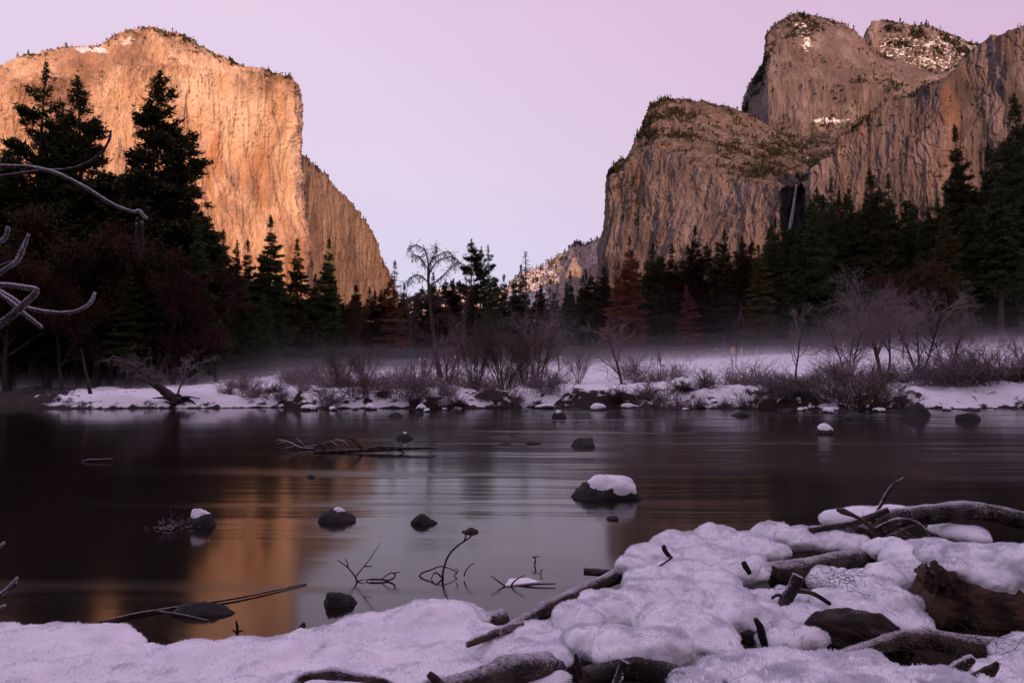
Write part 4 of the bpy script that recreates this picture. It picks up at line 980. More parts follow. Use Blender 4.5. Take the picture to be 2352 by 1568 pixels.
def rock_mesh(seed, ax, name='stone', nu=48, nv=26): return mesh(name, *closed_grid(rock_shape(seed, ax), nu, nv), True, M['rock'])
def cap_mesh(seed, ax, edge=.45, thick=.22, shift=(0, 0), nu=36, nv=12):
    f = rock_shape(seed, ax)
    th = np.linspace(0, 2 * math.pi, nu, endpoint=False); rho = np.linspace(0, 1, nv) ** .7
    T, Rr = np.meshgrid(th, rho)
    ed = math.acos(edge) * (1 + .16 * np.sin(T * 2 + seed) + .10 * np.sin(3 * T + 2 * seed) + .05 * np.sin(7 * T))
    ph = ed * Rr; d = np.stack([np.cos(T) * np.sin(ph) + shift[0], np.sin(T) * np.sin(ph) + shift[1], np.cos(ph)], -1); d /= np.linalg.norm(d, axis=-1, keepdims=True)
    V = f(d); up = thick * ax[2] * np.maximum(0, 1 - Rr ** 2.2) ** .7; V[..., 2] += up - .03 * ax[2]; V[..., :2] *= 1 + .10 * np.sqrt(np.maximum(0, 1 - Rr ** 4))[..., None] * Rr[..., None]
    V[-1, :, 2] -= .05 * ax[2]
    V = V.reshape(-1, 3); i = np.arange(nv - 1)[:, None]; k = np.arange(nu)[None]; k2 = (k + 1) % nu
    return mesh('snow_cap', V, np.stack([i * nu + k, (i + 1) * nu + k, (i + 1) * nu + k2, i * nu + k2], -1).reshape(-1, 4), True, M['snow'])
def river_rock(px, pyb, w, h, label, seed, cap=None, depth=.8, sink=.35, rz=0.0, ax_top=1.0):
    c = G(px, pyb, 0.0); D = c[1]; hw = w / 2 * D / F; hh = h * D / F
    c = G(px, pyb, 0.0); cy_ = c[1] + hw * depth * .75
    o = link('river_boulder', None, loc=(c[0] * cy_ / c[1], cy_, 0)); tag(o, label, 'rock')
    ax = (hw * 1.12, hw * depth, hh * (1 + sink)); me = rock_mesh(seed, ax)
    zt = max(v.co.z for v in me.vertices)
    k = hh / (zt * (1 - sink) if zt else 1); dz = -zt * k * sink * .9
    st = link('stone', me, o, loc=(0, 0, dz)); st.scale = (1, 1, k)
    if cap is not None:
        cp = link('snow_cap', cap_mesh(seed, ax, cap[0], cap[1], cap[2] if len(cap) > 2 else (0, 0)), o, loc=(0, 0, dz)); cp.scale = (1, 1, k)
    return o
river_rock(1400, 1148, 156, 44, 'large dark boulder with a thick snow cap, alone in the middle of the river', 401, cap=(.66, .16, (.20, .0)), depth=.62)
river_rock(460, 1212, 66, 32, 'dark boulder with a round snow cap and frosty twigs, left in the river', 402, cap=(.84, .22, (-.05, 0)), depth=.7)
river_rock(775, 1200, 84, 27, 'rough dark rock with a small snow dab before the cliff reflection', 403, cap=(.965, .12, (.1, 0)), depth=.6)
river_rock(978, 1205, 60, 21, 'bare dark rock in the middle river, left of the curved twig', 404, depth=.7)
river_rock(1081, 1224, 36, 10, 'little dark rock behind the curved twig tip', 405, depth=.8)
river_rock(1343, 1027, 62, 20, 'bare rounded rock far out, behind the large capped boulder', 406, depth=.7)
river_rock(1227, 1020, 38, 7, 'flat low rock, left of the bare rounded one', 407, depth=.8)
river_rock(1160, 1022, 34, 5, 'thin flat rock barely above water in mid river', 408, depth=.8)
river_rock(930, 1009, 46, 13, 'brown rock with a crumb of snow above the floating log', 409, cap=(.985, .2), depth=.7)
river_rock(905, 957, 40, 10, 'brown rock near the far shore, left of centre', 410, depth=.8)
river_rock(962, 952, 22, 6, 'small brown rock near the far shore left of centre', 411, depth=.8)
river_rock(1282, 960, 40, 13, 'snow dabbed rock near the far shore, right of centre', 412, cap=(.93, .3), depth=.8)
river_rock(1895, 997, 54, 18, 'rock with a bright round snow cap off the far right bank', 413, cap=(.75, .25), depth=.8)
river_rock(2103, 955, 70, 30, 'blocky dark boulder under the smooth snow shelf at the right', 414, depth=.8)
river_rock(2222, 964, 54, 15, 'rounded dark boulder off the right snow shelf', 415, depth=.8)
river_rock(776, 1394, 78, 28, 'dark scaly rock close to the near snow bank', 416, depth=.75)
river_rock(458, 1414, 146, 24, 'long flat grey stone lying beneath the thin pole', 417, depth=.35, rz=.2)
river_rock(1408, 1194, 26, 8, 'tiny dark rock below the large capped boulder', 418, depth=.8)
river_rock(712, 1097, 26, 7, 'tiny rock with a trailing ripple left in the river', 419, depth=.8)
river_rock(1965, 963, 50, 15, 'reddish brown boulder near the far right bank', 420, depth=.8)
river_rock(1182, 1004, 18, 4, 'faint stone tip in mid river', 421, depth=.8)
river_rock(1700, 956, 44, 12, 'dark boulder at the foot of the broken snow bank', 422, depth=.8)
# the far shoreline
SH = [rock_mesh(500 + s, (.5, .42, .30), 'shore_stone', 18, 10) for s in range(5)]
SHC = [cap_mesh(500 + s, (.5, .42, .30), .45, .4, nu=20, nv=7) for s in range(5)]
g = np.random.default_rng(15)
for k in range(150):
    px = 300 + 2080 * g.random() ** .85 if k > 25 else g.uniform(0, 700)
    x = float(P(px, 850, 38)[0]); D = float(shore_y(x)) + g.normal(-.55, .75); 
    x = float(P(px, 850, D)[0]); s = g.uniform(.25, .8) ** 1.3 * (1.0 if px > 700 else .6); v = int(g.integers(5))
    z = max(float(ground_z(x, D)), -.05) - .06 * s
    reg = where(px); _unused = 'left shore' if px < 640 else 'shore by the willow pair' if px < 960 else 'middle shore' if px < 1300 else 'shore right of the middle' if px < 1700 else 'right shore under the alders' if px < 2080 else 'far right shore'
    snowy = g.random() < .16
    if snowy:
        z += .10 * s + .05; s *= 1.25
        o = link('shore_stone', None, loc=(x, D, z)); link('stone', SH[v], o); link('snow_cap', SHC[v], o)
        tag(o, 'x', 'rock', 'stones along the far shore'); later(o, 'snow capped shore stone ' + reg, px)
    else:
        o = link('shore_stone', SH[v], loc=(x, D, z)); tag(o, 'x', 'rock', 'stones along the far shore'); later(o, 'bare dark shore stone ' + reg, px)
    o.scale = (s * g.uniform(.8, 1.5), s, s * g.uniform(.7, 1.2)); o.rotation_euler = (0, 0, g.uniform(0, 6.28))

# ---------------------------------------------------------------- snow heaped on the near bank and driftwood
def ico(sub=2):
    import bmesh
    bm = bmesh.new(); bmesh.ops.create_icosphere(bm, subdivisions=sub, radius=1); V = np.array([v.co[:] for v in bm.verts]); Fc = np.array([[v.index for v in f.verts] for f in bm.faces]); bm.free(); return V, Fc
IV, IF = ico(2)
def remesh(name, parts, voxel, amp=.022, seed=0.0, mat=None, smooth=3, cauli=1.0):
    v, f = join(parts); me = mesh('tmp', v, f); o = link('tmp', me)
    md = o.modifiers.new('r', 'REMESH'); md.mode = 'VOXEL'; md.voxel_size = voxel; md.use_smooth_shade = True
    dg = bpy.context.evaluated_depsgraph_get(); e = o.evaluated_get(dg); m2 = bpy.data.meshes.new_from_object(e)
    n = len(m2.vertices); co = np.empty(n * 3, np.float32); m2.vertices.foreach_get('co', co); co = co.reshape(-1, 3).astype(float)
    nf = len(m2.polygons); vi = np.empty(len(m2.loops), np.int32); m2.loops.foreach_get('vertex_index', vi)
    ls = np.empty(nf, np.int32); m2.polygons.foreach_get('loop_start', ls)
    quads = vi.reshape(-1, 4) if len(vi) == nf * 4 else None
    bpy.data.objects.remove(o); 
    if quads is None: quads = np.stack([vi[ls], vi[ls + 1], vi[ls + 2], vi[np.minimum(ls + 3, len(vi) - 1)]], 1)
    ed = np.concatenate([quads[:, [0, 1]], quads[:, [1, 2]], quads[:, [2, 3]], quads[:, [3, 0]]])
    for _ in range(smooth * 2):
        acc = np.zeros_like(co); cnt = np.zeros(n)
        for a, b in ((0, 1), (1, 0)):
            for c in range(3): acc[:, c] += np.bincount(ed[:, a], co[ed[:, b], c], n)
            cnt += np.bincount(ed[:, a], minlength=n)
        co = co * .4 + .6 * acc / np.maximum(cnt, 1)[:, None]
    def normals():
        fn = np.cross(co[quads[:, 2]] - co[quads[:, 0]], co[quads[:, 3]] - co[quads[:, 1]]); N = np.zeros_like(co)
        for k in range(4):
            for c in range(3): N[:, c] += np.bincount(quads[:, k], fn[:, c], n)
        return N / (np.linalg.norm(N, axis=1, keepdims=True) + 1e-12)
    N = normals()
    q = co + seed
    bill = 1 - 2 * np.abs(fbm(q * 6.5, 3, g=.5)) ** .8            # billowed: rounded bumps with creases
    d = amp * (.30 * bill * cauli + 2.0 * fbm(q * 4.2, 5, g=.6) + .8 * (1 - 2 * np.abs(fbm(q * 11, 3))) + .45 * fbm(q * 22, 3))
    co = co + N * d[:, None]
    m3 = mesh(name, co, quads, True, mat or M['snow'])
    bpy.data.meshes.remove(m2)
    return m3, co, quads, normals()
def rime(co, quads, N, n, label, name='hoarfrost', size=.016, seed=1, up=-.1, parent=None):
    """hoarfrost: thin ice needles standing on the snow"""
    g = np.random.default_rng(seed); c = co[quads]; ar = np.linalg.norm(np.cross(c[:, 2] - c[:, 0], c[:, 3] - c[:, 1]), axis=1)
    nn = N[quads[:, 0]]; ctr = c.mean(1); _, py = proj(ctr)
    vd = np.array([0, 0, CAMZ]) - ctr; vd /= np.linalg.norm(vd, axis=1, keepdims=True); edge = (1.12 - np.abs((vd * nn).sum(1))) ** 3
    vis = (((np.array([0, 0, CAMZ]) - ctr) * nn).sum(1) > -.3 * np.linalg.norm(ctr - [0, 0, CAMZ], axis=1))
    clump = np.clip(.4 + 1.3 * fbm(ctr * 5 + seed, 3), .08, 1.4)
    w = ar * (nn[:, 2] > up) * (ctr[:, 1] > 2.4) * vis * clump * edge + 1e-12
    i = g.choice(len(w), n, p=w / w.sum()); a = g.random((n, 2)); 
    B = c[i, 0] * (1 - a[:, :1]) * (1 - a[:, 1:]) + c[i, 1] * a[:, :1] * (1 - a[:, 1:]) + c[i, 2] * a[:, :1] * a[:, 1:] + c[i, 3] * (1 - a[:, :1]) * a[:, 1:]
    d = nn[i] * .8 + np.array([0, 0, .35]) + g.normal(size=(n, 3)) * .42; d /= np.linalg.norm(d, axis=1, keepdims=True)
    ln = size * 1.25 * g.uniform(.35, 1.3, n) * np.clip(clump[i], .5, 1.2); 
    v, f = segs(B - nn[i] * .002, B + d * ln[:, None], size * .16, size * .02, 3)
    me = mesh(name, v, f, False, M['frost']); o = link(name, me, parent)
    if parent is None: tag(o, label, 'frost', kind='stuff')
    else: o['kind'] = 'stuff'
def lumps(L, z, seed, deep=1.0, kids=9, flat=.85, kr=(.28, .5)):
    g = np.random.default_rng(seed); out = []
    for l in L:
        px, py, rx, ry = l[:4]; zz = l[4] if len(l) > 4 else z
        c = G(px, py, zz); D = c[1]; r = np.array([rx * D / F, rx * D / F * deep * .8, ry * D / F * flat])
        out.append((IV * r + c, IF))
        for k in range(kids):
            d = g.normal(size=3); d[2] = abs(d[2]) * .9; d[1] = -abs(d[1]) if g.random() < .6 else d[1]; d /= np.linalg.norm(d)
            rr = r.min() * g.uniform(*kr) * 1.5; out.append((IV * (rr * np.array([1.25, 1.1, .8])) + c + d * r * .86, IF))
    return out
def snow_heap(L, z, seed, label, frost_n, voxel=.02, amp=.022, fs=.016, **k):
    me, co, q, N = remesh('snow_heap', lumps(L, z, seed, **k), voxel, amp, seed, cauli=k.get('cauli', 1.0) if False else 1.0)
    o = link('snow_heap', me); tag(o, label, 'snow', kind='stuff')
    if frost_n: rime(co, q, N, frost_n, 'fine hoarfrost needles on the ' + label, seed=seed, size=fs)
    return o
OUT = [(-140, 1440), (270, 1438), (300, 1452), (318, 1478), (350, 1493), (412, 1489), (430, 1477), (560, 1465), (600, 1480), (640, 1467), (700, 1452), (760, 1438), (800, 1430), (820, 1419), (900, 1409),
       (940, 1393), (1000, 1385), (1062, 1384), (1092, 1402), (1104, 1436), (1160, 1452), (1200, 1434), (1240, 1427), (1300, 1450)]
g = np.random.default_rng(31); SL = []
for px in np.arange(-120, 1300, 26):
    oy = lerpk(px, OUT); ry = g.uniform(15, 26); SL.append((px, oy + ry * .9, g.uniform(34, 52), ry, .47))
    for r_, py in enumerate(np.arange(oy + 30, 1700, 42)):
        SL.append((px + g.uniform(-12, 12), py, g.uniform(42, 64), g.uniform(16, 26), .47 + g.uniform(-.035, .02) - .03 * (r_ > 0)))
SL += [(960, 1420, 60, 34, .52), (1030, 1415, 70, 34, .52), (890, 1438, 60, 26, .5), (640, 1500, 60, 26, .48), (230, 1462, 70, 26, .48), (130, 1500, 70, 22, .46), (180, 1530, 60, 20, .47)]
snow_heap(SL, .47, 1, 'low snow bank along the near left waterline', 42000, voxel=.024, amp=.014, kids=3, kr=(.22, .45))
snow_heap([(1170, 1470, 60, 26), (1230, 1462, 60, 30), (1275, 1475, 50, 30), (1200, 1505, 70, 28), (1260, 1515, 50, 34), (1270, 1545, 34, 26, .42), (1150, 1500, 60, 22), (1120, 1490, 50, 20)], .5, 2,
          'snow tongue draped over the big log at the bottom', 9000, amp=.02)
snow_heap([(1335, 1430, 68, 50), (1400, 1410, 80, 58), (1480, 1398, 90, 56), (1560, 1392, 95, 56), (1640, 1385, 85, 54), (1345, 1475, 56, 44), (1420, 1490, 80, 50), (1510, 1490, 85, 54), (1610, 1465, 85, 54),
           (1690, 1425, 66, 54), (1560, 1440, 110, 54), (1440, 1525, 34, 24, .46), (1560, 1512, 60, 30, .5), (1655, 1490, 46, 34), (1475, 1348, 46, 20, .6), (1540, 1345, 60, 22, .6), (1500, 1530, 24, 20, .45)], .58, 3,
          'largest rounded snow drift right of the diagonal log', 34000, amp=.016, kids=12, kr=(.14, .36), fs=.018)
snow_heap([(1446, 1300, 36, 26), (1490, 1280, 56, 32), (1560, 1258, 66, 34), (1640, 1236, 50, 30), (1560, 1320, 80, 34), (1490, 1332, 60, 30), (1630, 1290, 80, 40), (1710, 1262, 70, 36), (1770, 1228, 46, 30), (1830, 1240, 56, 30),
           (1900, 1244, 54, 28), (1960, 1252, 44, 24), (1700, 1310, 66, 40), (1765, 1268, 50, 24), (1640, 1340, 60, 30)], .55, 4, 'upper snow heap over the pile, behind the largest drift', 26000, amp=.018, voxel=.022, kids=14, kr=(.16, .42), fs=.022)
snow_heap([(1750, 1392, 56, 36), (1765, 1440, 56, 44), (1840, 1430, 40, 50), (1850, 1472, 32, 34), (1820, 1375, 34, 22), (1790, 1478, 44, 30)], .5, 5, 'crumbly snow lump between the split stump and the upright stub', 9000, amp=.022)
snow_heap([(1905, 1335, 50, 32), (1955, 1350, 60, 40), (2010, 1370, 60, 44), (2040, 1265, 46, 32, .6), (2090, 1290, 56, 44, .6), (2060, 1330, 60, 44, .58), (1920, 1388, 50, 34), (1985, 1415, 56, 36), (2060, 1395, 56, 40),
           (2105, 1430, 38, 28, .46), (2130, 1300, 50, 30, .62), (2000, 1448, 34, 22, .42), (1945, 1420, 40, 26, .44), (1890, 1432, 36, 24, .46), (2085, 1440, 44, 26, .5), (2140, 1262, 60, 22, .6)], .52, 6, 'broken snow lumps between the long split log and the big brown stump', 20000, amp=.020, voxel=.020, kids=15, kr=(.14, .42))
snow_heap([(2165, 1272, 60, 26), (2235, 1282, 76, 36), (2310, 1292, 80, 44), (2380, 1310, 70, 56), (2200, 1308, 50, 24, .86), (2275, 1332, 66, 38, .80), (2350, 1362, 60, 46, .72), (2322, 1408, 20, 22, .57), (2235, 1322, 40, 26, .82)], .90, 7, 'thick snow on top of the big brown stump at the right edge', 20000, amp=.017, fs=.018, kids=12, kr=(.14, .4))
snow_heap([(1600, 1585, 60, 34), (1650, 1548, 46, 30), (1710, 1540, 66, 34), (1785, 1534, 76, 38), (1860, 1548, 76, 36), (1950, 1552, 80, 36), (2040, 1566, 80, 34), (2130, 1575, 80, 34), (1990, 1530, 40, 18), (1880, 1600, 200, 50), (2200, 1590, 100, 34)], .66, 8,
          'frost needled snow hump at the bottom right, nearest the camera', 30000, amp=.02, voxel=.018, fs=.021)
snow_heap([(2270, 1560, 70, 30), (2340, 1545, 60, 34), (2390, 1520, 60, 50), (2330, 1500, 50, 26), (2300, 1600, 90, 40)], .62, 9, 'snow in the bottom right corner', 9000, amp=.02)
snow_heap([(1925, 1192, 44, 26), (1985, 1186, 64, 26), (2050, 1182, 60, 24), (2100, 1192, 40, 20)], .56, 10, 'smooth snow mound behind the arching branch', 2500, amp=.012, voxel=.03, kids=0)
snow_heap([(2175, 1216, 44, 16), (2215, 1226, 56, 22), (2250, 1238, 30, 18)], .56, 11, 'smooth snow wedge under the arching branch', 1500, amp=.010, voxel=.03, kids=0)

# ---------------------------------------------------------------- driftwood
def wood(name, pts, rpx, label, mat='log', n=40, sides=14, amp=.16, lump=.25, z=None, D=None, frost=0, seed=0, cat='log', parts=None, stretch=6, fs=.010):
    if D is not None: W = np.array([P(p[0], p[1], p[2] if len(p) > 2 else D) for p in pts])
    else: W = np.array([G(p[0], p[1], p[2] if len(p) > 2 else z) for p in pts])
    dm = W[:, 1].mean(); rr = [r * dm / F for r in (rpx if hasattr(rpx, '__len__') else [rpx, rpx * .9])]
    c0 = W.mean(0); v, f = tube(W - c0, rr, n=n, sides=sides, amp=amp, freq=5, stretch=stretch, seed=seed + 3.1, lump=lump)
    if parts:
        o = link(name, None, loc=c0); link('stem', mesh('stem', v, f, True, M[mat]), o)
        for k, (pp, rp) in enumerate(parts):
            Wp = np.array([P(p[0], p[1], p[2] if len(p) > 2 else (D if D is not None else dm)) for p in pp]) - c0
            v2, f2 = tube(Wp, [r * dm / F for r in (rp if hasattr(rp, '__len__') else [rp, rp * .6])], n=14, sides=8, amp=amp, freq=5, seed=seed + k)
            link('side_branch', mesh('side_branch', v2, f2, True, M[mat]), o)
    else:
        o = link(name, mesh(name, v, f, True, M[mat]), loc=c0)
    tag(o, label, cat)
    if frost:
        q = v[f] + 0; N = np.cross(q[:, 2] - q[:, 0], q[:, 3] - q[:, 1]); N /= np.linalg.norm(N, axis=1, keepdims=True) + 1e-9
        Nv = np.zeros_like(v)
        for k in range(4): np.add.at(Nv, f[:, k], N)
        Nv /= np.linalg.norm(Nv, axis=1, keepdims=True) + 1e-9
        rime(v + c0, f, Nv, frost, '', size=fs, seed=seed, up=-.25 if cat == 'branch' else .15)
        h = bpy.context.scene.collection.objects[-1]; h.name = 'hoarfrost'
        h.parent = o; h.matrix_parent_inverse.translation = -Vector(c0); 
        for pr_ in ('label', 'category'): 
            if pr_ in h: del h[pr_]
    return o
wood('driftwood_log', [(1165, 1452, .30), (1250, 1404, .33), (1340, 1356, .38), (1432, 1316, .44)], [15, 17, 16, 18], 'frosted log slanting from the snow up to the right pile', n=60, frost=5000, seed=1)
wood('driftwood_log', [(1342, 1311, .42), (1390, 1315, .42), (1470, 1324, .42)], [9, 9, 9], 'short level stub poking left out of the snow pile', frost=700, seed=2)
wood('driftwood_log', [(1060, 1445, .34), (1110, 1432, .34), (1158, 1420, .34)], [22, 23, 22], 'cut log end beside the rounded snow lump in the middle', frost=2200, seed=3, mat='log')
wood('driftwood_branch', [(1072, 1480, .60), (1110, 1466, .61), (1150, 1450, .6), (1200, 1434, .56)], [6, 9, 8, 10], 'reddish branch lying on the snow in the middle', mat='log_brown', cat='branch', seed=4, frost=900)
wood('driftwood_log', [(960, 1610, .50), (1090, 1572, .52), (1180, 1545, .54), (1300, 1530, .46), (1420, 1540, .4)], [30, 34, 34, 34, 30], 'thick dark log along the bottom edge, half under snow', n=70, sides=20, frost=3500, seed=5)
wood('driftwood_branch', [(660, 1590, .54), (692, 1558, .56), (730, 1550, .57), (768, 1547, .57), (800, 1554, .57), (870, 1562, .55), (930, 1590, .5)], [9, 9, 10, 12, 9, 8, 7], 'crooked frosted branch at the bottom edge left of centre', cat='branch', frost=2200, seed=6, n=60)
wood('driftwood_branch', [(985, 1548, .62), (1000, 1560, .6), (1030, 1590, .55)], [8, 10, 10], 'short broken stick end at the bottom centre', cat='branch', seed=7, mat='log_brown')
wood('driftwood_log', [(1770, 1322, .44), (1850, 1312, .46), (1930, 1296, .48), (2015, 1276, .5)], [26, 28, 28, 26], 'long split grey log in the middle of the right pile', n=60, sides=20, frost=3500, seed=8)
wood('driftwood_log', [(1545, 1302, .48), (1580, 1305, .48), (1640, 1318, .46)], [10, 14, 12], 'small dark log end under the upper snow heap', mat='log_dark', seed=9)
wood('driftwood_branch', [(1524, 1252), (1528, 1264), (1542, 1282)], [4, 6, 4], 'dark bark scrap at the left top of the snow pile', D=6.2, cat='branch', mat='log_dark', seed=10)
wood('driftwood_branch', [(1510, 1302), (1530, 1290), (1545, 1278)], [2, 2, 2], 'thin twig under the dark bark scrap', D=6.0, cat='branch', mat='log_dark', seed=11)
wood('driftwood_stub', [(1792, 1405), (1808, 1372), (1824, 1345), (1834, 1322)], [14, 13, 13, 12], 'upright forked stub standing in the middle of the right pile', D=5.15, cat='branch', seed=12, frost=900, parts=[([(1822, 1356), (1860, 1360), (1885, 1372), (1906, 1386)], [5, 5, 5]), ([(1805, 1370), (1785, 1366), (1772, 1374)], [4, 4, 3])])
wood('driftwood_stub', [(1708, 1290), (1712, 1300), (1722, 1316)], [6, 6, 6], 'finger sized stub in the upper snow heap', D=5.85, cat='branch', seed=13, mat='log_dark')
wood('big_stump', [(2135, 1378, 5.2), (2200, 1388, 5.2), (2280, 1404, 5.1), (2440, 1436, 5.0)], [66, 68, 72, 78], 'big weathered brown log with a ragged end at the right edge', D=5.2, mat='log_brown', n=120, sides=48, amp=.16, lump=.16, seed=14, stretch=9)
wood('ragged_log_end', [(2114, 1312, 5.1), (2140, 1326, 5.1), (2180, 1336, 5.1)], [18, 27, 22], 'knotted broken rim on the left end of the big brown log', D=5.1, mat='log_brown', n=40, sides=24, amp=.75, lump=.6, seed=15, stretch=1.5)
wood('driftwood_log', [(1845, 1480, 4.9), (1900, 1452, 4.9), (1990, 1456, 4.9), (2090, 1500, 4.8)], [24, 42, 44, 36], 'dark hollow looking log under the broken snow lumps', D=4.9, mat='log_dark', n=50, sides=36, amp=.45, seed=16, frost=200)
wood('driftwood_branch', [(1890, 1545, 4.2), (1960, 1505, 4.35), (2030, 1480, 4.5), (2110, 1466, 4.6), (2190, 1478, 4.6), (2300, 1500, 4.5)], [14, 17, 18, 20, 26, 30], 'curved frosted root below the big brown log', D=4.4, mat='log', cat='branch', n=50, frost=2200, seed=17)
wood('driftwood_stub', [(1735, 1420), (1748, 1450), (1764, 1508)], [5, 9, 7], 'leaning bark splinter right of the largest drift', D=4.62, cat='branch', mat='log_dark', seed=18)
wood('driftwood_stub', [(1712, 1450), (1722, 1480), (1738, 1525)], [14, 20, 16], 'rotten splintered stump right of the largest drift', D=4.75, cat='stump', mat='log_dark', amp=.6, seed=19)
wood('driftwood_log', [(1340, 1560, 4.1), (1450, 1535, 4.25), (1560, 1560, 4.1), (1640, 1600, 4.0)], [26, 26, 28, 30], 'dark log under the largest drift at the bottom', D=4.2, n=40, seed=20, mat='log_dark', frost=300)
wood('driftwood_log', [(1560, 1530, 4.6), (1680, 1512, 4.7), (1800, 1500, 4.8), (1900, 1520, 4.7)], [30, 32, 32, 30], 'dark log in the hollow behind the front snow hump', D=4.7, mat='log_dark', n=40, seed=21)
wood('driftwood_stub', [(1322, 1502), (1328, 1530), (1332, 1556)], [3, 7, 6], 'thin split stake at the left foot of the largest drift', D=4.05, cat='branch', mat='log_dark', seed=22)
wood('driftwood_stub', [(1436, 1518), (1428, 1536), (1412, 1580)], [9, 7, 9], 'knobbed frosted stake under the largest drift', D=4.0, cat='branch', seed=23, frost=500)
wood('driftwood_stub', [(1535, 1572), (1560, 1552), (1600, 1570)], [12, 16, 14], 'frost covered wood chunk left of the front snow hump', D=3.75, seed=24, frost=1500, cat='log')
wood('driftwood_stub', [(2240, 1560), (2275, 1540), (2292, 1520)], [14, 12, 4], 'pointed brown knot in the bottom right snow', D=3.7, seed=25, cat='branch', mat='log_brown')
wood('driftwood_stub', [(2190, 1545), (2210, 1530), (2235, 1512)], [14, 12, 8], 'frosty knot left of the pointed brown one', D=3.8, seed=26, cat='branch', frost=900)
wood('arching_branch', [(1985, 1232, 7.3), (2020, 1204, 7.4), (2080, 1184, 7.5), (2150, 1180, 7.6), (2230, 1174, 7.6), (2300, 1182, 7.6), (2420, 1212, 7.6)], [22, 26, 20, 22, 22, 20, 16], 'thick arching frosted branch over the water at the right edge', D=7.5, cat='branch', n=80, sides=16, frost=5000, seed=27, fs=.014)
wood('driftwood_branch', [(1855, 1218, 7.2), (1930, 1206, 7.2), (1985, 1192, 7.2), (2042, 1170, 7.1)], [7, 8, 8, 7], 'straight branch crossing the smooth snow mound', D=7.2, cat='branch', n=40, frost=1200, seed=28, fs=.014)
wood('driftwood_twig', [(2003, 1198), (2024, 1158), (2048, 1118), (2075, 1098)], [4, 3.5, 3, 2], 'tall thin forked twig rising above the right pile', D=7.3, cat='twig', seed=29, frost=500, parts=[([(2046, 1122), (2056, 1104), (2060, 1098)], [2.5, 2]), ([(2016, 1172), (2026, 1158), (2028, 1142)], [2, 1.5])], fs=.014)
wood('driftwood_twig', [(2008, 1216), (2050, 1196), (2090, 1195), (2118, 1210), (2136, 1238)], [4, 3.5, 3.5, 3, 2.5], 'thin twig arching down before the thick branch', D=7.0, cat='twig', seed=30, frost=500, fs=.012)
wood('driftwood_twig', [(1922, 1170), (1936, 1174), (1962, 1184), (1990, 1202), (2005, 1218)], [3, 8, 4, 4, 4], 'spear tipped twig before the smooth snow mound', D=7.0, cat='twig', seed=31)
def brush(c, ext, n, ln, r, label, seed, mat='log_dark', flat=.4):
    g = np.random.default_rng(seed); B = np.array(c) + g.normal(size=(n, 3)) * np.array(ext); d = g.normal(size=(n, 3)); d[:, 2] *= flat; d[:, 2] += .15; d /= np.linalg.norm(d, axis=1, keepdims=True)
    L_ = (ln * g.uniform(.4, 1.2, n))[:, None]; m_ = B + d * L_ * .5 + g.normal(size=(n, 3)) * ln * .06; e = B + d * L_ + g.normal(size=(n, 3)) * ln * .1
    v, f = segs(np.concatenate([B, m_]), np.concatenate([m_, e]), r, r * .7, 4)
    tag(link('brush', mesh('brush', v, f, False, M[mat])), label, 'twigs', kind='stuff')
brush(G(1990, 1225, .45), (.22, .12, .05), 260, .14, .0025, 'frosted grass and twigs matted under the smooth snow mound', 1, 'frost_branch')
brush(G(2180, 1240, .40), (.32, .15, .07), 260, .24, .0028, 'dark tangle of twigs under the arching branch', 2)
brush(P(1740, 1490, 4.8), (.10, .08, .10), 70, .12, .0018, 'splinters around the rotten stump', 3, flat=1.5)
brush(P(2200, 1500, 4.2), (.35, .12, .06), 260, .16, .0016, 'reddish needles and twigs in the hollow under the big log', 4, 'log_brown')
brush(P(1450, 1560, 4.2), (.3, .15, .05), 120, .14, .0018, 'twigs in the hollow under the largest drift', 5)
brush(P(1900, 1330, 5.6), (.2, .15, .05), 90, .14, .0022, 'twigs in the gap below the long split log', 6)

# twigs and sticks standing in the shallow water
g = np.random.default_rng(91); dpx = g.uniform(0, 1300, 150); dpy = g.uniform(1480, 1600, 150); B = G(dpx, dpy, .545); a_ = g.uniform(0, 6.28, 150); L_ = g.uniform(.004, .022, 150)[:, None]
E = B + np.stack([np.cos(a_), np.sin(a_), g.uniform(-.1, .4, 150)], 1) * L_
tag(link('fallen_needles', mesh('fallen_needles', *segs(B, E, .0012, .0008), False, M['log_brown'])), 'tiny brown needles and bark crumbs fallen on the near snow', 'debris', kind='stuff')
def twig(label, runs, D, rp, cat='twig', mat='bare', name='water_twig', frost=0):
    c0 = P(runs[0][0][0], runs[0][0][1], D); o = link(name, None, loc=c0); tag(o, label, cat)
    for k, run in enumerate(runs):
        W = np.array([P(p[0], p[1], p[2] if len(p) > 2 else D) for p in run]) - c0
        r0 = rp * D / F * (1 if k == 0 else .75)
        v, f = tube(W, [r0, r0 * .8, r0 * .45], n=12, sides=6, amp=.2, freq=4, seed=k); link('stem' if k == 0 else 'side_twig', mesh('stem' if k == 0 else 'side_twig', v, f, True, M[mat]), o)
    return o
d1 = float(G(820, 1335, 0)[1]); d2 = float(G(1018, 1328, 0)[1]); d3 = float(G(1200, 1345, 0)[1])
twig('Y shaped twig standing in the shallow water left of centre', [[(820, 1337), (818, 1328), (812, 1318), (798, 1302), (775, 1285)], [(818, 1322), (832, 1305), (850, 1282), (874, 1246)], [(800, 1304), (797, 1290), (792, 1282)], [(836, 1300), (848, 1300), (856, 1301)], [(820, 1334), (838, 1330)]], d1, 2.2)
twig('curved branchlet with a ring shaped end lying in the water', [[(850, 1330), (875, 1330), (890, 1332), (903, 1328), (908, 1320), (900, 1314), (888, 1320), (876, 1330)], [(905, 1316), (920, 1312)], [(840, 1332), (856, 1328)]], float(G(880, 1334, 0)[1]), 2.4)
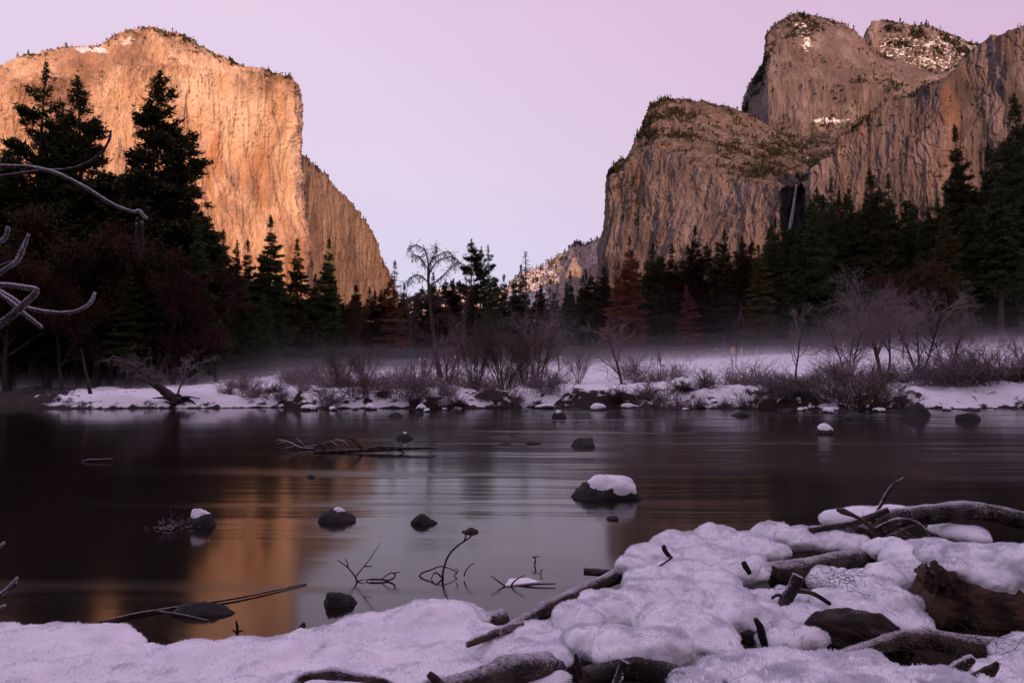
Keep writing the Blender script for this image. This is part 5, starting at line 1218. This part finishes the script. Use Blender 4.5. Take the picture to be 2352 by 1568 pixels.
twig('tall bent twig with a hooked tip rising from the water in the centre', [[(1017, 1328), (1018, 1310), (1030, 1275), (1052, 1252), (1076, 1236), (1092, 1222)], [(1066, 1240), (1070, 1230), (1062, 1216)], [(1016, 1326), (1000, 1314), (990, 1328)]], d2, 3.0)
twig('low arching twig looping left of the tall bent twig', [[(960, 1330), (968, 1316), (990, 1308), (1010, 1300), (1030, 1304), (1050, 1314)], [(1050, 1314), (1042, 1322)]], d2 + .1, 2.2)
twig('small hooked twig right of the tall bent twig', [[(1066, 1322), (1070, 1310), (1080, 1298), (1090, 1292)], [(1048, 1318), (1052, 1308), (1042, 1306)]], d2, 1.8)
twig('thin stick with a side prong floating before the right snow pile', [[(1165, 1352), (1190, 1346), (1230, 1341), (1276, 1340)], [(1170, 1350), (1150, 1338), (1128, 1322)], [(1172, 1346), (1184, 1332), (1204, 1320)], [(1212, 1343), (1222, 1352)]], d3, 3.0)
twig('short upright twig tip in the water behind the floating stick', [[(1228, 1296), (1230, 1284), (1227, 1276)], [(1222, 1280), (1240, 1277)]], float(G(1228, 1297, 0)[1]), 2.2)
twig('tiny faint twig tip above the ripples, centre right', [[(1242, 1318), (1244, 1308)], [(1240, 1310), (1248, 1306)]], float(G(1242, 1318, 0)[1]), 1.4)
ice = mesh('ice_plate', *(lambda a: (np.array([(p[0] * 1.0, p[1], z) for z in (-.01, .015) for p in a]), np.array([[0, 1, 2, 3], [7, 6, 5, 4], [0, 4, 5, 1], [1, 5, 6, 2], [2, 6, 7, 3], [3, 7, 4, 0]])))([tuple(G(x_, y_, 0)[:2]) for x_, y_ in ((1160, 1347), (1240, 1338), (1212, 1329), (1170, 1331))]), False, M['snow'])
tag(link('ice_plate', ice), 'small white plate of ice on the floating stick', 'ice')
twig('long thin pole lying in the water left of centre', [[(228, 1430, float(G(228, 1434, 0)[1])), (320, 1408, float(G(320, 1413, 0)[1])), (450, 1388, float(G(450, 1392, 0)[1])), (560, 1370, float(G(560, 1374, 0)[1])), (704, 1340, float(G(704, 1342, 0)[1]))],
     [(360, 1403, 6.4), (420, 1412, 6.2), (480, 1425, 5.9)]], 6.0, 4.2, mat='log', cat='pole', name='water_pole')
twig('three pronged twig tip before the orange reflection', [[(545, 1462), (545, 1440), (542, 1424)], [(545, 1450), (560, 1447)], [(544, 1452), (534, 1446)]], float(G(545, 1462, 0)[1]), 3.6, mat='log_dark')
twig('dark stub at the edge of the near snow bank', [[(686, 1462), (690, 1446), (698, 1430)], [(694, 1440), (702, 1436)]], 5.0, 9, mat='log_brown', cat='branch')
d4 = float(G(860, 1040, 0)[1])
twig('long frosted log floating in mid river with branch stubs', [[(722, 1038), (780, 1036), (860, 1033), (930, 1030), (985, 1028), (1000, 1030)], [(840, 1032), (872, 1026), (900, 1027), (985, 1028)], [(905, 1030), (920, 1034), (928, 1040)], [(826, 1024), (815, 1012), (800, 1004)],
      [(832, 1030), (822, 1020), (812, 1006)], [(750, 1034), (735, 1022), (722, 1006)], [(735, 1020), (745, 1028)]], d4, 5.0, mat='log', cat='log', name='floating_log')
twig('bare drowned branch spreading left of the floating log', [[(722, 1030), (690, 1028), (665, 1016), (640, 1010), (630, 1016)], [(700, 1028), (692, 1016), (680, 1006)], [(680, 1024), (662, 1028), (650, 1030)], [(660, 1014), (640, 1018), (632, 1028)], [(690, 1028), (716, 1024), (745, 1018), (775, 1010)],
      [(775, 1024), (760, 1014), (748, 1016)], [(800, 1026), (790, 1014), (770, 1008)]], d4 + .8, 2.2, mat='frost_branch', cat='branch', name='drowned_branch')
twig('thin drift twig in the dark water at the left', [[(188, 1060), (200, 1056), (215, 1055), (260, 1053)], [(206, 1056), (216, 1053)]], float(G(200, 1060, 0)[1]), 1.8, mat='frost_branch')
brush(G(398, 1212, .03) , (.13, .10, .04), 70, .17, .0024, 'frosty twigs gathered left of the round capped boulder', 8, 'frost_branch', flat=.8)
twig('thin frosted sprig standing left of the round capped boulder', [[(392, 1205), (394, 1190), (392, 1172)], [(392, 1186), (398, 1180)]], float(G(392, 1212, 0)[1]), 1.4, mat='frost_branch')

# rimed branches hanging into the picture at the left
def rimed(label, runs, D, frost):
    o = None
    pts, r = runs[0]; r = [a_ * .8 for a_ in r]
    o = wood('frosted_branch', pts, r, label, D=D, mat='frost_branch', cat='branch', n=70, sides=8, amp=.12, lump=.2, frost=frost, seed=len(label), parts=[(a, b) for a, b in runs[1:]] or None, fs=.0045)
rimed('long frosted branch drooping to a curled tip across the left pines', [([(-40, 381), (60, 383), (110, 392), (140, 402), (200, 433), (260, 470), (305, 486), (320, 484), (330, 496), (337, 501)], [5, 5, 5, 5, 4.5, 4.5, 4, 3.5, 4, 3])], 2.3, 5200)
rimed('slender frosted branch curving up to a tip before the middle pine', [([(-40, 412), (20, 402), (80, 394), (160, 388), (205, 372), (235, 348), (250, 322), (254, 300)], [4.5, 4.2, 4, 4, 3.6, 3.2, 3, 2])], 2.4, 3600)
twig('curled dead leaf hanging from the drooping branch tip', [[(318, 500), (315, 508), (317, 514)], [(315, 512), (314, 540), (317, 570), (322, 600)], [(326, 508), (327, 550), (326, 575), (323, 602)]], 2.3, 4.5, mat='frost_branch', cat='leaf', name='dead_leaf')
rimed('short upturned frosted twig at the left edge, upper one', [([(-40, 585), (-5, 560), (12, 545), (19, 522)], [5, 5, 5, 4])], 2.0, 900)
rimed('forked frosted twig reaching up at the left edge', [([(-40, 655), (10, 620), (38, 600), (52, 572), (66, 538)], [5, 5, 5, 4.5, 3]), ([(-30, 630), (0, 612), (30, 600)], [4, 3])], 2.0, 1800)
rimed('thick frosted branch ending in a sharp elbow at the left edge', [([(-40, 654), (20, 655), (60, 661), (84, 668), (60, 694), (30, 722), (-40, 772)], [7, 7, 7, 7, 9, 10, 11])], 2.0, 3400)
rimed('frosted twig sweeping right and up below the elbow branch', [([(-40, 645), (20, 680), (60, 705), (110, 716), (165, 717), (200, 702), (212, 688), (218, 672)], [5, 5, 5, 4.5, 4.5, 4, 3.5, 2.5])], 2.1, 3400)
rimed('straight frosted twig slanting down below the elbow branch', [([(-40, 650), (20, 690), (60, 724), (96, 752)], [5, 5, 5, 4.5])], 2.05, 1800)
rimed('frosted twig tips at the lower left edge over the dark water', [([(-40, 1382), (5, 1362), (22, 1346), (40, 1326)], [5, 5, 4, 3]), ([(5, 1360), (25, 1350), (38, 1338)], [3, 3])], 1.9, 900)
rimed('tiny frosted twig tip at the left edge above the lower twigs', [([(-40, 1270), (-5, 1258), (10, 1246)], [4, 4, 3])], 1.9, 250)
rimed('lowest frosted twig tip at the left edge', [([(-40, 1400), (-5, 1396), (12, 1390)], [4, 4, 3])], 1.9, 250)

# ---------------------------------------------------------------- mist lying on the meadow
def mist(h, y0, y1, dens, k, rag):
    xs = np.linspace(-190, 190, 70); ys = np.linspace(y0, y1, 30); X, Y = np.meshgrid(xs, ys); x, y = X.ravel(), Y.ravel()
    z = ground_z(x, np.maximum(y, 46)); De, _ = edge_at(np.clip(CX + F * x / y, -200, 2700)); e = sst(0, 16, y - y0) * sst(14, -14, y - De) * sst(190, 165, np.abs(x))
    n = 1 + rag * np.clip(pn(np.stack([x / 26, y / 20, 0 * x + k], -1)), -1, 1)
    top = np.stack([x, y, z + .15 + h * e * n], 1); bot = np.stack([x, y, z - 2.5], 1); nn = len(x); nu, nv = len(xs), len(ys)
    f = grid_faces(nu, nv); fb = f[:, ::-1] + nn
    i = np.arange(nu - 1); j = np.arange(nv - 1) * nu
    s = [np.stack([i + 1, i, i + nn, i + 1 + nn], 1), np.stack([(nv - 1) * nu + i, (nv - 1) * nu + i + 1, (nv - 1) * nu + i + 1 + nn, (nv - 1) * nu + i + nn], 1),
         np.stack([j, j + nu, j + nu + nn, j + nn], 1), np.stack([j + nu + nu - 1, j + nu - 1, j + nu - 1 + nn, j + nu + nu - 1 + nn], 1)]
    m = bpy.data.materials.new('mist'); m.use_nodes = True; nt = m.node_tree; nt.nodes.clear()
    out = nt.nodes.new('ShaderNodeOutputMaterial'); vp = nt.nodes.new('ShaderNodeVolumePrincipled'); vp.inputs['Color'].default_value = (.93, .90, .95, 1)
    vp.inputs['Density'].default_value = dens; vp.inputs['Anisotropy'].default_value = 0.0; nt.links.new(vp.outputs[0], out.inputs['Volume'])
    o = link('mist', mesh('mist', np.concatenate([top, bot]), np.concatenate([f, fb] + s), False, m))
    tag(o, 'thin ground mist lying over the snow meadow before the forest', 'mist', kind='stuff')
for h_, d_, y_ in ((.5, .014, 50), (1.0, .008, 49), (1.7, .0045, 48), (2.6, .0018, 47), (4.0, .0007, 46), (6.0, .0003, 45)): mist(h_, y_, 165, d_, h_ * 3, .4)
settle()
